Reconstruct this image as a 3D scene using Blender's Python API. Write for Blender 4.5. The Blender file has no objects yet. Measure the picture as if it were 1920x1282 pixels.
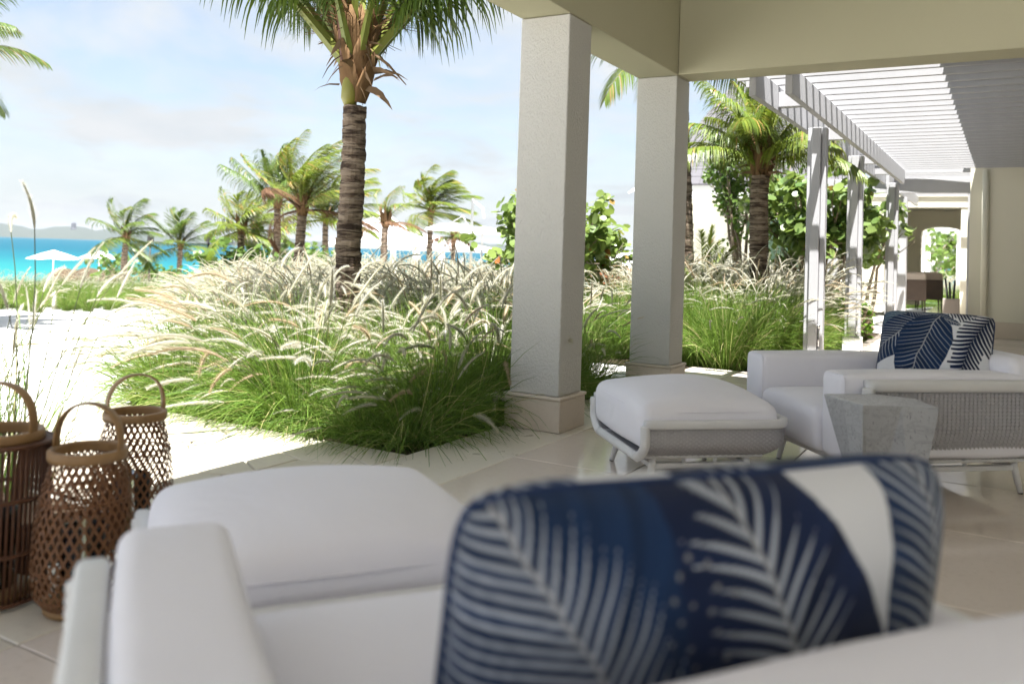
import bpy, math, random
import numpy as np
from mathutils import Vector, Matrix

# ------------------------------------------------------------------ camera, sky, sun, exposure
scene = bpy.context.scene
COL = scene.collection
FPX, YAW, PITCH, ROLL, EYE, PPY = 1620.0, math.radians(30.0), math.radians(1.5), 0.033, 1.15, 431.0
cam_data = bpy.data.cameras.new('camera')
cam = bpy.data.objects.new('camera', cam_data)
COL.objects.link(cam)
cam_data.sensor_width = 36.0
cam_data.lens = 36.0 * FPX / 1920.0
cam_data.shift_y = -(641.0 - PPY) / 1920.0
cam_data.clip_start = 0.05
cam_data.clip_end = 20000.0
CAM_R = Matrix.Rotation(YAW, 3, 'Z') @ Matrix.Rotation(math.pi / 2 + PITCH, 3, 'X') @ Matrix.Rotation(ROLL, 3, 'Z')
cam.matrix_world = Matrix.Translation((0, 0, EYE)) @ CAM_R.to_4x4()
cam_data.dof.use_dof = True
cam_data.dof.focus_distance = 6.6
cam_data.dof.aperture_fstop = 1.95
scene.camera = cam

SUN_TO = Vector((0.18, -0.314, 1.0)).normalized()
SUN_EL = math.asin(SUN_TO.z)
SUN_AZ = math.atan2(SUN_TO.x, SUN_TO.y)
world = bpy.data.worlds.new('World')
scene.world = world
world.use_nodes = True
wt = world.node_tree
wt.nodes.clear()
def wn(t, **kw):
    n = wt.nodes.new(t)
    for k, v in kw.items():
        setattr(n, k, v)
    return n
w_out = wn('ShaderNodeOutputWorld')
w_bg = wn('ShaderNodeBackground')
w_bg.inputs['Strength'].default_value = 0.072
sky = wn('ShaderNodeTexSky', sky_type='NISHITA')
sky.sun_disc = False
sky.sun_elevation = SUN_EL
sky.sun_rotation = SUN_AZ
sky.altitude = 0
sky.air_density = 1.0
sky.dust_density = 0.7
sky.ozone_density = 1.0
# broken cloud cover: noise over the direction, stretched towards the horizon
w_tc = wn('ShaderNodeTexCoord')
w_sep = wn('ShaderNodeSeparateXYZ')
w_add = wn('ShaderNodeMath', operation='ADD'); w_add.inputs[1].default_value = 0.22
w_dx = wn('ShaderNodeMath', operation='DIVIDE')
w_dy = wn('ShaderNodeMath', operation='DIVIDE')
w_cmb = wn('ShaderNodeCombineXYZ')
w_abs = wn('ShaderNodeMath', operation='ABSOLUTE')
L = wt.links.new
L(w_tc.outputs['Generated'], w_sep.inputs[0])
L(w_sep.outputs['Z'], w_abs.inputs[0]); L(w_abs.outputs[0], w_add.inputs[0])
L(w_sep.outputs['X'], w_dx.inputs[0]); L(w_add.outputs[0], w_dx.inputs[1])
L(w_sep.outputs['Y'], w_dy.inputs[0]); L(w_add.outputs[0], w_dy.inputs[1])
L(w_dx.outputs[0], w_cmb.inputs[0]); L(w_dy.outputs[0], w_cmb.inputs[1])
w_n = wn('ShaderNodeTexNoise'); w_n.inputs['Scale'].default_value = 1.9; w_n.inputs['Detail'].default_value = 9.0
w_n.inputs['Roughness'].default_value = 0.56; w_n.inputs['Distortion'].default_value = 0.35
L(w_cmb.outputs[0], w_n.inputs['Vector'])
w_r = wn('ShaderNodeValToRGB')
w_r.color_ramp.elements[0].position = 0.36; w_r.color_ramp.elements[0].color = (0.25, 0.25, 0.25, 1)
w_r.color_ramp.elements[1].position = 0.60; w_r.color_ramp.elements[1].color = (1, 1, 1, 1)
L(w_n.outputs['Fac'], w_r.inputs[0])
w_n2 = wn('ShaderNodeTexNoise'); w_n2.inputs['Scale'].default_value = 3.4; w_n2.inputs['Detail'].default_value = 8.0
L(w_cmb.outputs[0], w_n2.inputs['Vector'])
w_r2 = wn('ShaderNodeValToRGB')
w_r2.color_ramp.elements[0].position = 0.32; w_r2.color_ramp.elements[0].color = (2.62, 2.82, 3.0, 1)
w_r2.color_ramp.elements[1].position = 0.66; w_r2.color_ramp.elements[1].color = (3.0, 3.1, 3.2, 1)
L(w_n2.outputs['Fac'], w_r2.inputs[0])
w_mix = wn('ShaderNodeMix', data_type='RGBA')
w_hz = wn('ShaderNodeMapRange'); w_hz.inputs['From Min'].default_value = 0.0; w_hz.inputs['From Max'].default_value = 0.30
w_hz.inputs['To Min'].default_value = 0.97; w_hz.inputs['To Max'].default_value = 0.0
L(w_abs.outputs[0], w_hz.inputs['Value'])
w_mx = wn('ShaderNodeMath', operation='MAXIMUM')
L(w_r.outputs[0], w_mx.inputs[0]); L(w_hz.outputs[0], w_mx.inputs[1])
L(w_mx.outputs[0], w_mix.inputs['Factor'])
w_lo = wn('ShaderNodeMapRange'); w_lo.inputs['From Min'].default_value = 0.0; w_lo.inputs['From Max'].default_value = 0.22
w_lo.inputs['To Min'].default_value = 0.88; w_lo.inputs['To Max'].default_value = 1.0
L(w_abs.outputs[0], w_lo.inputs['Value'])
w_sc = wn('ShaderNodeVectorMath', operation='SCALE')
L(w_r2.outputs[0], w_sc.inputs[0]); L(w_lo.outputs[0], w_sc.inputs['Scale'])
w_sk = wn('ShaderNodeVectorMath', operation='SCALE'); w_sk.inputs['Scale'].default_value = 0.72
L(sky.outputs[0], w_sk.inputs[0]); L(w_sk.outputs[0], w_mix.inputs['A']); L(w_sc.outputs[0], w_mix.inputs['B'])
L(w_mix.outputs['Result'], w_bg.inputs['Color'])
L(w_bg.outputs[0], w_out.inputs['Surface'])

sun_d = bpy.data.lights.new('sun', 'SUN')
sun_d.energy = 5.0
sun_d.angle = math.radians(0.5)
sun_d.color = (1.0, 0.98, 0.95)
sun = bpy.data.objects.new('sun', sun_d)
COL.objects.link(sun)
sun.rotation_euler = (-SUN_TO).to_track_quat('-Z', 'Y').to_euler()
sun.location = (10, -10, 40)

scene.view_settings.view_transform = 'Standard'
scene.view_settings.look = 'None'
scene.view_settings.exposure = 2.05
scene.view_settings.gamma = 1.0
scene.view_settings.use_curve_mapping = False
scene.render.engine = 'CYCLES'
scene.cycles.use_denoising = True
scene.cycles.max_bounces = 8
scene.cycles.diffuse_bounces = 5
scene.cycles.glossy_bounces = 4
scene.cycles.transmission_bounces = 6
scene.cycles.transparent_max_bounces = 8
scene.cycles.sample_clamp_indirect = 8.0
scene.cycles.caustics_reflective = False
scene.cycles.caustics_refractive = False

rng = random.Random(7)
nrg = np.random.default_rng(11)
FWD = Vector((-math.sin(YAW), math.cos(YAW), 0))
RGT = Vector((math.cos(YAW), math.sin(YAW), 0))

def at(px, py, z=0.0):
    """point of the horizontal plane z seen at a pixel of the photograph"""
    d = CAM_R @ Vector(((px - 960) / FPX, -(py - PPY) / FPX, -1))
    return Vector((0, 0, EYE)) + d * ((z - EYE) / d.z)
def atD(px, py, D):
    """point at distance D along the view"""
    d = CAM_R @ Vector(((px - 960) / FPX, -(py - PPY) / FPX, -1))
    return Vector((0, 0, EYE)) + d * (D / d.dot(FWD))
def gnd(x, y):
    """terrain height: flat garden that falls away to the beach and the sea"""
    s = -0.75 * x + 0.66 * y
    def ss(a, b, v):
        t = min(1.0, max(0.0, (v - a) / (b - a)))
        return t * t * (3 - 2 * t)
    return -0.06 - 2.35 * ss(12, 62, s) - 4.0 * ss(72, 120, s)

# ------------------------------------------------------------------ mesh helpers
class MB:
    def __init__(self):
        self.v = []; self.f = []; self.m = []; self.t = []
    def add(self, verts, faces, mi=0, tint=None):
        o = len(self.v)
        self.v.extend([tuple(p) for p in verts])
        self.f.extend([tuple(i + o for i in fc) for fc in faces])
        self.m.extend([mi] * len(faces))
        if tint is not None:
            self.t.extend([tint] * len(verts))
        elif self.t:
            self.t.extend([0.5] * len(verts))
        return self
    def box(self, x0, x1, y0, y1, z0, z1, b=0.0, mi=0):
        if b <= 0:
            v = [(x0, y0, z0), (x1, y0, z0), (x1, y1, z0), (x0, y1, z0), (x0, y0, z1), (x1, y0, z1), (x1, y1, z1), (x0, y1, z1)]
            f = [(0, 3, 2, 1), (4, 5, 6, 7), (0, 1, 5, 4), (1, 2, 6, 5), (2, 3, 7, 6), (3, 0, 4, 7)]
            return self.add(v, f, mi)
        v = []; f = []
        ring = lambda ax0, ax1, ay0, ay1, z: [(ax0, ay0, z), (ax1, ay0, z), (ax1, ay1, z), (ax0, ay1, z)]
        def oct_(x0, x1, y0, y1, z, c):
            return [(x0 + c, y0, z), (x1 - c, y0, z), (x1, y0 + c, z), (x1, y1 - c, z), (x1 - c, y1, z), (x0 + c, y1, z), (x0, y1 - c, z), (x0, y0 + c, z)]
        v += oct_(x0 + b, x1 - b, y0 + b, y1 - b, z0, b * .4) + oct_(x0, x1, y0, y1, z0 + b, b) + oct_(x0, x1, y0, y1, z1 - b, b) + oct_(x0 + b, x1 - b, y0 + b, y1 - b, z1, b * .4)
        f.append(tuple(reversed(range(8)))); f.append(tuple(range(24, 32)))
        for k in range(3):
            for i in range(8):
                j = (i + 1) % 8
                f.append((k * 8 + i, k * 8 + j, k * 8 + 8 + j, k * 8 + 8 + i))
        return self.add(v, f, mi)
    def tube(self, pts, rad, n=6, mi=0, tint=None, flat=1.0, up=None, cap=True, sq=1.0):
        pts = [Vector(p) for p in pts]
        if not hasattr(rad, '__len__'):
            rad = [rad] * len(pts)
        v = []; f = []
        prev = None
        for i, p in enumerate(pts):
            a = pts[max(0, i - 1)]; b = pts[min(len(pts) - 1, i + 1)]
            t = (b - a)
            t = t.normalized() if t.length > 1e-9 else Vector((0, 0, 1))
            if up is not None:
                x = Vector(up).cross(t)
            elif prev is not None:
                x = prev - t * prev.dot(t)
            else:
                x = t.orthogonal()
            if x.length < 1e-6:
                x = t.orthogonal()
            x.normalize(); prev = x
            y = t.cross(x)
            for k in range(n):
                an = 2 * math.pi * (k + .5) / n
                ca_, sa_ = math.cos(an), math.sin(an)
                if sq != 1.0:
                    ca_ = math.copysign(abs(ca_) ** sq, ca_); sa_ = math.copysign(abs(sa_) ** sq, sa_)
                v.append(p + x * (ca_ * rad[i]) + y * (sa_ * rad[i] * flat))
        for i in range(len(pts) - 1):
            for k in range(n):
                k2 = (k + 1) % n
                f.append((i * n + k, i * n + k2, i * n + n + k2, i * n + n + k))
        if cap:
            f.append(tuple(reversed(range(n)))); f.append(tuple(range(len(v) - n, len(v))))
        return self.add(v, f, mi, tint)
    def lathe(self, prof, n=24, mi=0, center=(0, 0), cap=False):
        v = []; f = []
        for r, z in prof:
            for k in range(n):
                a = 2 * math.pi * k / n
                v.append((center[0] + r * math.cos(a), center[1] + r * math.sin(a), z))
        for i in range(len(prof) - 1):
            for k in range(n):
                k2 = (k + 1) % n
                f.append((i * n + k, i * n + k2, i * n + n + k2, i * n + n + k))
        if cap:
            f.append(tuple(reversed(range(n)))); f.append(tuple(range(len(v) - n, len(v))))
        return self.add(v, f, mi)
    def ribbon(self, pts, wid, nrm, mi=0, tint=None):
        """flat strip along pts; wid per point, nrm = face normal hint per point or one"""
        v = []; f = []
        n = len(pts)
        for i in range(n):
            a = pts[max(0, i - 1)]; b = pts[min(n - 1, i + 1)]
            t = (Vector(b) - Vector(a))
            nn = nrm[i] if isinstance(nrm, list) else nrm
            s = t.cross(nn)
            s = s.normalized() if s.length > 1e-9 else t.orthogonal().normalized()
            w = wid[i] if hasattr(wid, '__len__') else wid
            v += [Vector(pts[i]) - s * (w * .5), Vector(pts[i]) + s * (w * .5)]
        for i in range(n - 1):
            f.append((2 * i, 2 * i + 1, 2 * i + 3, 2 * i + 2))
        return self.add(v, f, mi, tint)
    def mesh(self, name, mats, smooth=False):
        me = bpy.data.meshes.new(name)
        me.from_pydata([tuple(p) for p in self.v], [], self.f)
        mats = mats if isinstance(mats, (list, tuple)) else [mats]
        for m in mats:
            me.materials.append(m)
        if len(mats) > 1:
            me.polygons.foreach_set('material_index', self.m)
        if smooth:
            me.polygons.foreach_set('use_smooth', [True] * len(me.polygons))
        if self.t and len(self.t) == len(self.v):
            a = me.attributes.new('tint', 'FLOAT', 'POINT')
            a.data.foreach_set('value', self.t)
        me.update()
        return me
    def build(self, name, mats, parent=None, smooth=False, **props):
        return link(name, self.mesh(name, mats, smooth), parent, **props)

def link(name, data, parent=None, loc=None, **props):
    o = bpy.data.objects.new(name, data)
    COL.objects.link(o)
    if parent is not None:
        o.parent = parent
    if loc is not None:
        o.location = loc
    for k, v in props.items():
        o[k] = v
    return o
def thing(name, label, category, loc=(0, 0, 0), rz=0.0, group=None):
    o = link(name, None, None, loc)
    o.empty_display_size = 0.2
    o.rotation_euler = (0, 0, rz)
    o['label'] = label; o['category'] = category
    if group:
        o['group'] = group
    return o

def soft_box(hx, hy, hz, r, crown=0.0, n=10, wob=0.0, seed=0, crown_side=0.0):
    """upholstered block: rounded box with a crowned top, centred at its middle"""
    v = []; f = []; key = {}
    def axis(h):
        rr = min(r, h * .98)
        e = [rr * (1 - math.cos(math.pi / 2 * k / 4)) for k in range(5)]
        mid = [-(h - rr) + (2 * (h - rr)) * k / n for k in range(1, n)]
        return [-h + q for q in e] + mid + [h - q for q in reversed(e)]
    AX = [axis(hx), axis(hy), axis(hz)]
    H = (hx, hy, hz)
    rnd = random.Random(seed)
    ph = [rnd.uniform(0, 6.28) for _ in range(6)]
    def put(p):
        k = tuple(round(c, 5) for c in p)
        if k in key:
            return key[k]
        inn = [max(-(H[i] - min(r, H[i] * .98)), min(H[i] - min(r, H[i] * .98), p[i])) for i in range(3)]
        d = Vector([p[i] - inn[i] for i in range(3)])
        if d.length > 1e-7:
            rr = r
            d.normalize()
            q = Vector(inn) + Vector([d[i] * min(r, H[i] * .98) for i in range(3)])
        else:
            q = Vector(p)
        fx = max(0, 1 - (q.x / hx) ** 2); fy = max(0, 1 - (q.y / hy) ** 2); fz = max(0, 1 - (q.z / hz) ** 2)
        if q.z > 0:
            q.z += crown * (fx * fy) ** .7 * min(1, q.z / hz * 1.2)
        q.x += crown_side * (1 if q.x > 0 else -1) * fy * fz * abs(q.x / hx)
        q.y += crown_side * (1 if q.y > 0 else -1) * fx * fz * abs(q.y / hy)
        if wob:
            q += Vector((math.sin(9 * q.y + ph[0]) * math.sin(7 * q.z + ph[1]), math.sin(8 * q.x + ph[2]) * math.sin(9 * q.z + ph[3]), math.sin(8 * q.x + ph[4]) * math.sin(7 * q.y + ph[5]))) * wob
        key[k] = len(v)
        v.append(q)
        return key[k]
    for ax in range(3):
        a, b = [(1, 2), (2, 0), (0, 1)][ax]
        for s in (-1, 1):
            for i in range(len(AX[a]) - 1):
                for j in range(len(AX[b]) - 1):
                    q = []
                    for (ii, jj) in ((i, j), (i + 1, j), (i + 1, j + 1), (i, j + 1)):
                        p = [0, 0, 0]
                        p[ax] = s * H[ax]; p[a] = AX[a][ii]; p[b] = AX[b][jj]
                        q.append(put(p))
                    f.append(tuple(q) if s > 0 else tuple(reversed(q)))
    return v, f
def soft(name, x0, x1, y0, y1, z0, z1, r, mat, parent, crown=0.0, wob=0.003, seed=0, cs=0.0, n=10, **props):
    c = Vector(((x0 + x1) / 2, (y0 + y1) / 2, (z0 + z1) / 2))
    v, f = soft_box((x1 - x0) / 2, (y1 - y0) / 2, (z1 - z0) / 2, r, crown, n, wob, seed, cs)
    return MB().add([p + c for p in v], f).build(name, mat, parent, True, **props)

# ------------------------------------------------------------------ materials
class NT:
    def __init__(self, name):
        self.mat = bpy.data.materials.new(name)
        self.mat.use_nodes = True
        self.t = self.mat.node_tree
        self.t.nodes.clear()
        self.out = self.n('ShaderNodeOutputMaterial')
    def n(self, typ, ins=None, **kw):
        nd = self.t.nodes.new(typ)
        for k, v in kw.items():
            setattr(nd, k, v)
        for k, v in (ins or {}).items():
            self.set(nd.inputs[k], v)
        return nd
    def set(self, sock, v):
        if isinstance(v, bpy.types.NodeSocket):
            self.t.links.new(v, sock)
        else:
            sock.default_value = v
    def math(self, op, a, b=0.0):
        nd = self.n('ShaderNodeMath', operation=op)
        self.set(nd.inputs[0], a); self.set(nd.inputs[1], b)
        return nd.outputs[0]
    def mix(self, fac, a, b, blend='MIX'):
        nd = self.n('ShaderNodeMix', data_type='RGBA', blend_type=blend)
        self.set(nd.inputs['Factor'], fac); self.set(nd.inputs['A'], a); self.set(nd.inputs['B'], b)
        return nd.outputs['Result']
    def noise(self, scale, detail=4, rough=.55, vec=None, dist=0.0, dim=None):
        nd = self.n('ShaderNodeTexNoise', {'Scale': scale, 'Detail': detail, 'Roughness': rough, 'Distortion': dist})
        if vec is not None:
            self.set(nd.inputs['Vector'], vec)
        return nd.outputs['Fac']
    def ramp(self, fac, *stops):
        nd = self.n('ShaderNodeValToRGB')
        el = nd.color_ramp.elements
        while len(el) < len(stops):
            el.new(0.5)
        for e, (p, c) in zip(el, stops):
            e.position = p
            e.color = (*c, 1) if hasattr(c, '__len__') else (c, c, c, 1)
        self.set(nd.inputs[0], fac)
        return nd.outputs[0]
    def coord(self, which='Object', scale=None):
        o = self.n('ShaderNodeTexCoord').outputs[which]
        if scale is None:
            return o
        m = self.n('ShaderNodeMapping')
        self.set(m.inputs['Vector'], o)
        m.inputs['Scale'].default_value = scale
        return m.outputs[0]
    def pos(self, scale=None):
        o = self.n('ShaderNodeNewGeometry').outputs['Position']
        if scale is None:
            return o
        m = self.n('ShaderNodeMapping')
        self.set(m.inputs['Vector'], o)
        m.inputs['Scale'].default_value = scale
        return m.outputs[0]
    def bump(self, h, strength=.3, dist=.01, prev=None):
        nd = self.n('ShaderNodeBump', {'Strength': strength, 'Distance': dist})
        self.set(nd.inputs['Height'], h)
        if prev is not None:
            self.set(nd.inputs['Normal'], prev)
        return nd.outputs[0]
    def principled(self, base, rough=.5, normal=None, spec=.5, metal=0.0, sheen=0.0, trans=None):
        p = self.n('ShaderNodeBsdfPrincipled')
        self.set(p.inputs['Base Color'], base if not isinstance(base, tuple) else (*base, 1))
        self.set(p.inputs['Roughness'], rough)
        p.inputs['Specular IOR Level'].default_value = spec
        p.inputs['Metallic'].default_value = metal
        if sheen:
            p.inputs['Sheen Weight'].default_value = sheen
        if normal is not None:
            self.set(p.inputs['Normal'], normal)
        self.set(self.out.inputs['Surface'], p.outputs[0])
        return p
    def rand(self):
        return self.n('ShaderNodeObjectInfo').outputs['Random']
    def attr(self, name):
        return self.n('ShaderNodeAttribute', attribute_name=name).outputs['Fac']

def c4(c):
    return (*c, 1)
M = {}
def simple(name, a, b=None, scale=6.0, rough=.6, bump=0.0, bscale=80.0, spec=.4, metal=0.0, bdist=.004, coord='Object', stretch=None):
    t = NT(name)
    co = t.coord(coord, stretch)
    col = c4(a) if b is None else t.mix(t.noise(scale, 5, .6, co), c4(a), c4(b))
    nrm = t.bump(t.noise(bscale, 4, .6, co), bump, bdist) if bump else None
    t.principled(col, rough, nrm, spec, metal)
    M[name] = t.mat
    return t.mat

def m_stucco():
    t = NT('stucco')
    co = t.pos()
    big = t.noise(1.3, 4, .6, co)
    fine = t.noise(95, 3, .6, t.pos((1, 1, .55)))
    gr = t.noise(260, 2, .5, co)
    col = t.mix(big, c4((.55, .54, .505)), c4((.60, .59, .55)))
    col = t.mix(t.math('MULTIPLY', t.ramp(fine, (.3, 1.0), (.5, 0.0)), .12), col, c4((.40, .39, .36)))
    b = t.bump(fine, .9, .010)
    b = t.bump(gr, .25, .002, b)
    t.principled(col, .85, b, .2)
    M['stucco'] = t.mat
m_stucco()
def m_plaster():
    t = NT('smooth_plaster')
    co = t.pos()
    col = t.mix(t.noise(.9, 5, .65, co), c4((.72, .695, .58)), c4((.77, .745, .63)))
    t.principled(col, .8, t.bump(t.noise(60, 3, .5, co), .12, .003), .25)
    M['plaster'] = t.mat
m_plaster()
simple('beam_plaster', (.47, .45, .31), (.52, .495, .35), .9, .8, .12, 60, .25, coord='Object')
def m_tile(name, a, b, r0, r1):
    t = NT(name)
    pos = t.pos()
    rnd = t.rand()
    off = t.n('ShaderNodeVectorMath', operation='ADD')
    t.set(off.inputs[0], pos)
    cmb = t.n('ShaderNodeCombineXYZ'); t.set(cmb.inputs[0], t.math('MULTIPLY', rnd, 37.0)); t.set(cmb.inputs[2], t.math('MULTIPLY', rnd, 11.0))
    t.set(off.inputs[1], cmb.outputs[0])
    v = off.outputs[0]
    n1 = t.noise(2.6, 8, .62, v, .6)
    n2 = t.noise(38, 4, .7, v)
    col = t.mix(n1, c4(a), c4(b))
    col = t.mix(t.math('MULTIPLY', t.ramp(n2, (.52, 0.0), (.72, 1.0)), .25), col, c4((a[0] * .62, a[1] * .58, a[2] * .52)))
    col = t.mix(t.math('MULTIPLY', rnd, .45), col, c4((a[0] * .8, a[1] * .8, a[2] * .8)))
    rough = t.n('ShaderNodeMapRange', {'Value': t.noise(4.5, 6, .6, v), 'To Min': r0, 'To Max': r1}).outputs[0]
    t.principled(col, rough, t.bump(t.noise(2.0, 3, .5, v), .06, .01), .5)
    M[name] = t.mat
m_tile('limestone_tile', (.70, .61, .53), (.78, .695, .62), .05, .15)
m_tile('limestone_kerb', (.66, .60, .50), (.74, .69, .59), .2, .4)
m_tile('limestone_plinth', (.60, .52, .43), (.68, .60, .50), .4, .6)
m_tile('flagstone', (.56, .50, .40), (.70, .65, .55), .6, .8)
simple('grout', (.16, .135, .11), (.22, .19, .155), 20, .9)
simple('path_joint', (.66, .63, .56), (.72, .69, .62), 20, .95)
def m_fabric(name, a, b, wr=.0):
    t = NT(name)
    co = t.coord('Object')
    w1 = t.n('ShaderNodeTexWave', {'Scale': 210.0, 'Distortion': 1.5, 'Detail': 2.0}, bands_direction='X'); t.set(w1.inputs['Vector'], co)
    w2 = t.n('ShaderNodeTexWave', {'Scale': 210.0, 'Distortion': 1.5, 'Detail': 2.0}, bands_direction='Y'); t.set(w2.inputs['Vector'], co)
    w3 = t.n('ShaderNodeTexWave', {'Scale': 210.0, 'Distortion': 1.5, 'Detail': 2.0}, bands_direction='Z'); t.set(w3.inputs['Vector'], co)
    s = t.math('ADD', t.math('ADD', w1.outputs['Fac'], w2.outputs['Fac']), w3.outputs['Fac'])
    b1 = t.bump(t.noise(3.0, 4, .5, co, .6), .40, .035)
    b1 = t.bump(s, .10, .0015, b1)
    col = t.mix(t.noise(3, 4, .6, co), c4(a), c4(b))
    t.principled(col, .9, b1, .15, sheen=.15)
    M[name] = t.mat
m_fabric('white_fabric', (.80, .795, .87), (.84, .835, .895))
simple('white_wicker', (.40, .39, .405), (.50, .49, .505), 14, .5, .3, 160, .4, 0, .002)
simple('white_wrap', (.62, .625, .635), (.76, .76, .765), 7, .45, .2, 90, .4, 0, .003)
simple('white_metal', (.72, .72, .72), (.78, .78, .78), 8, .35, .1, 60)
simple('dark_backing', (.30, .29, .30), (.36, .35, .35), 8, .8)
simple('bamboo', (.23, .10, .038), (.11, .045, .017), 9, .5, .3, 50, .4, stretch=(1, 1, .3))
simple('bamboo_pale', (.36, .22, .10), (.22, .12, .045), 7, .45, .2, 40, .4)
simple('cane_dark', (.075, .03, .016), (.14, .06, .028), 12, .55, .3, 60, .4, stretch=(1, 1, .3))
simple('candle', (.72, .69, .62), (.66, .63, .56), 5, .5)
def m_glass():
    t = NT('clear_glass')
    g = t.n('ShaderNodeBsdfGlossy', {'Roughness': .03, 'Color': (1, 1, 1, 1)})
    tr = t.n('ShaderNodeBsdfTransparent', {'Color': (.86, .90, .90, 1)})
    fr = t.n('ShaderNodeFresnel', {'IOR': 1.45})
    mx = t.n('ShaderNodeMixShader')
    t.set(mx.inputs[0], fr.outputs[0]); t.set(mx.inputs[1], tr.outputs[0]); t.set(mx.inputs[2], g.outputs[0])
    t.set(t.out.inputs['Surface'], mx.outputs[0])
    M['glass'] = t.mat
m_glass()
def m_marble():
    t = NT('cast_stone')
    co = t.coord('Object')
    v = t.coord('Object', (1.0, 1.0, .55))
    n1 = t.noise(4, 8, .6, v, .4)
    n2 = t.noise(62, 4, .65, t.coord('Object', (1.3, 1.3, .6)), .3)
    col = t.mix(n1, c4((.32, .33, .35)), c4((.44, .45, .47)))
    pits = t.ramp(n2, (.31, 1.0), (.40, 0.0))
    col = t.mix(t.math('MULTIPLY', pits, .75), col, c4((.07, .073, .08)))
    vein = t.ramp(t.noise(5, 6, .6, t.coord('Object', (1, .4, 1)), 2.0), (.47, 0.0), (.5, 1.0), (.53, 0.0))
    col = t.mix(t.math('MULTIPLY', vein, .45), col, c4((.22, .23, .24)))
    t.principled(col, t.ramp(n2, (.3, .5), (.7, .22)), t.bump(n2, .35, .004), .5)
    M['cast_stone'] = t.mat
m_marble()
def m_leaf(name, a, b, dry=None, trans=.35, rough=.45, spec=.3, dry_at=.86):
    """leaf: colour by the tint attribute of each blade plus a change per object; light passes through"""
    t = NT(name)
    tint = t.attr('tint')
    r = t.rand()
    col = t.mix(tint, c4(a), c4(b))
    col = t.mix(t.math('MULTIPLY', r, .3), col, c4((b[0] * 1.1, b[1], b[2] * .8)))
    if dry is not None:
        col = t.mix(t.ramp(tint, (dry_at, 0.0), (min(.999, dry_at + .05), 1.0)), col, c4(dry))
    p = t.n('ShaderNodeBsdfPrincipled')
    t.set(p.inputs['Base Color'], col); p.inputs['Roughness'].default_value = rough; p.inputs['Specular IOR Level'].default_value = spec
    tl = t.n('ShaderNodeBsdfTranslucent')
    t.set(tl.inputs['Color'], t.mix(.5, col, c4((b[0] * 1.5, b[1] * 1.5, b[2] * .9))))
    mx = t.n('ShaderNodeMixShader'); mx.inputs[0].default_value = trans
    t.set(mx.inputs[1], p.outputs[0]); t.set(mx.inputs[2], tl.outputs[0])
    t.set(t.out.inputs['Surface'], mx.outputs[0])
    M[name] = t.mat
m_leaf('grass_blade', (.042, .10, .016), (.17, .265, .05), (.42, .37, .18), .34, .5, .18, .88)
m_leaf('plume', (.43, .415, .385), (.63, .62, .605), None, .5, .8, .1)
m_leaf('plume_dark', (.36, .29, .21), (.52, .44, .33), None, .35, .8, .1)
m_leaf('grass_stem', (.05, .07, .025), (.13, .14, .06), (.06, .04, .03), .2, .5, .3, .8)
m_leaf('palm_leaf', (.032, .075, .014), (.115, .165, .03), (.26, .16, .07), .28, .38, .5, .93)
m_leaf('palm_leaf_yellow', (.04, .095, .014), (.18, .22, .03), (.32, .19, .07), .3, .4, .4, .88)
m_leaf('palm_leaf_dead', (.06, .03, .018), (.15, .085, .048), None, .2, .7, .2)
m_leaf('grape_leaf', (.06, .125, .03), (.21, .28, .08), (.50, .085, .03), .35, .35, .5, .972)
m_leaf('vine_leaf', (.045, .10, .02), (.12, .19, .04), None, .35, .4, .4)
m_leaf('box_leaf', (.05, .13, .015), (.15, .27, .03), None, .35, .35, .4)
m_leaf('petiole', (.12, .155, .028), (.19, .205, .045), (.17, .10, .05), .1, .45, .4, .8)
def m_trunk():
    t = NT('palm_bark')
    co = t.coord('Object')
    wav = t.n('ShaderNodeTexWave', {'Scale': 2.6, 'Distortion': 5.5, 'Detail': 4.0, 'Detail Scale': 1.6}, bands_direction='Z', wave_profile='SAW')
    t.set(wav.inputs['Vector'], co)
    n = t.noise(26, 6, .7, t.coord('Object', (1, 1, .35)))
    n2 = t.noise(7, 4, .6, t.coord('Object', (1, 1, 2.5)))
    col = t.mix(wav.outputs['Fac'], c4((.085, .05, .032)), c4((.24, .185, .14)))
    col = t.mix(t.math('MULTIPLY', n, .55), col, c4((.33, .27, .21)))
    col = t.mix(t.ramp(n2, (.55, 0.0), (.72, .8)), col, c4((.035, .02, .014)))
    st = t.noise(1.0, 6, .65, t.coord('Object', (3.5, 3.5, 30)), .8)
    col = t.mix(t.ramp(st, (.40, .85), (.52, 0.0)), col, c4((.022, .013, .010)))
    col = t.mix(t.ramp(st, (.55, 0.0), (.70, .75)), col, c4((.36, .29, .22)))
    t.principled(col, .9, t.bump(n, .8, .012, t.bump(st, .9, .03)), .15)
    M['palm_bark'] = t.mat
m_trunk()
simple('husk', (.10, .055, .028), (.21, .13, .065), 18, .9, .7, 70, .1, 0, .01, stretch=(1, 1, .3))
simple('husk_pale', (.27, .19, .12), (.14, .085, .048), 12, .9, .5, 60, .1, stretch=(1, 1, .3))
simple('green_sheath', (.17, .19, .028), (.22, .18, .045), 5, .4, .1, 60, .4, stretch=(1, 1, .3))
simple('dark_spathe', (.085, .045, .04), (.16, .085, .06), 6, .6, .3, 50, .2, stretch=(1, 1, .2))
simple('branch', (.20, .15, .11), (.32, .26, .20), 14, .9, .5, 50, .1)
simple('sea_rock', (.15, .11, .07), (.06, .045, .03), 1.2, .9, .8, 4, .2, 0, .3)
simple('pergola_wood', (.37, .37, .38), (.44, .44, .45), 5, .5, .12, 70, .35, stretch=(1, 1, .15))
simple('white_paint', (.78, .78, .77), (.82, .82, .81), 2, .5, .05, 40)
simple('canvas', (.82, .81, .78), (.78, .77, .74), 2, .9, .1, 90)
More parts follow.
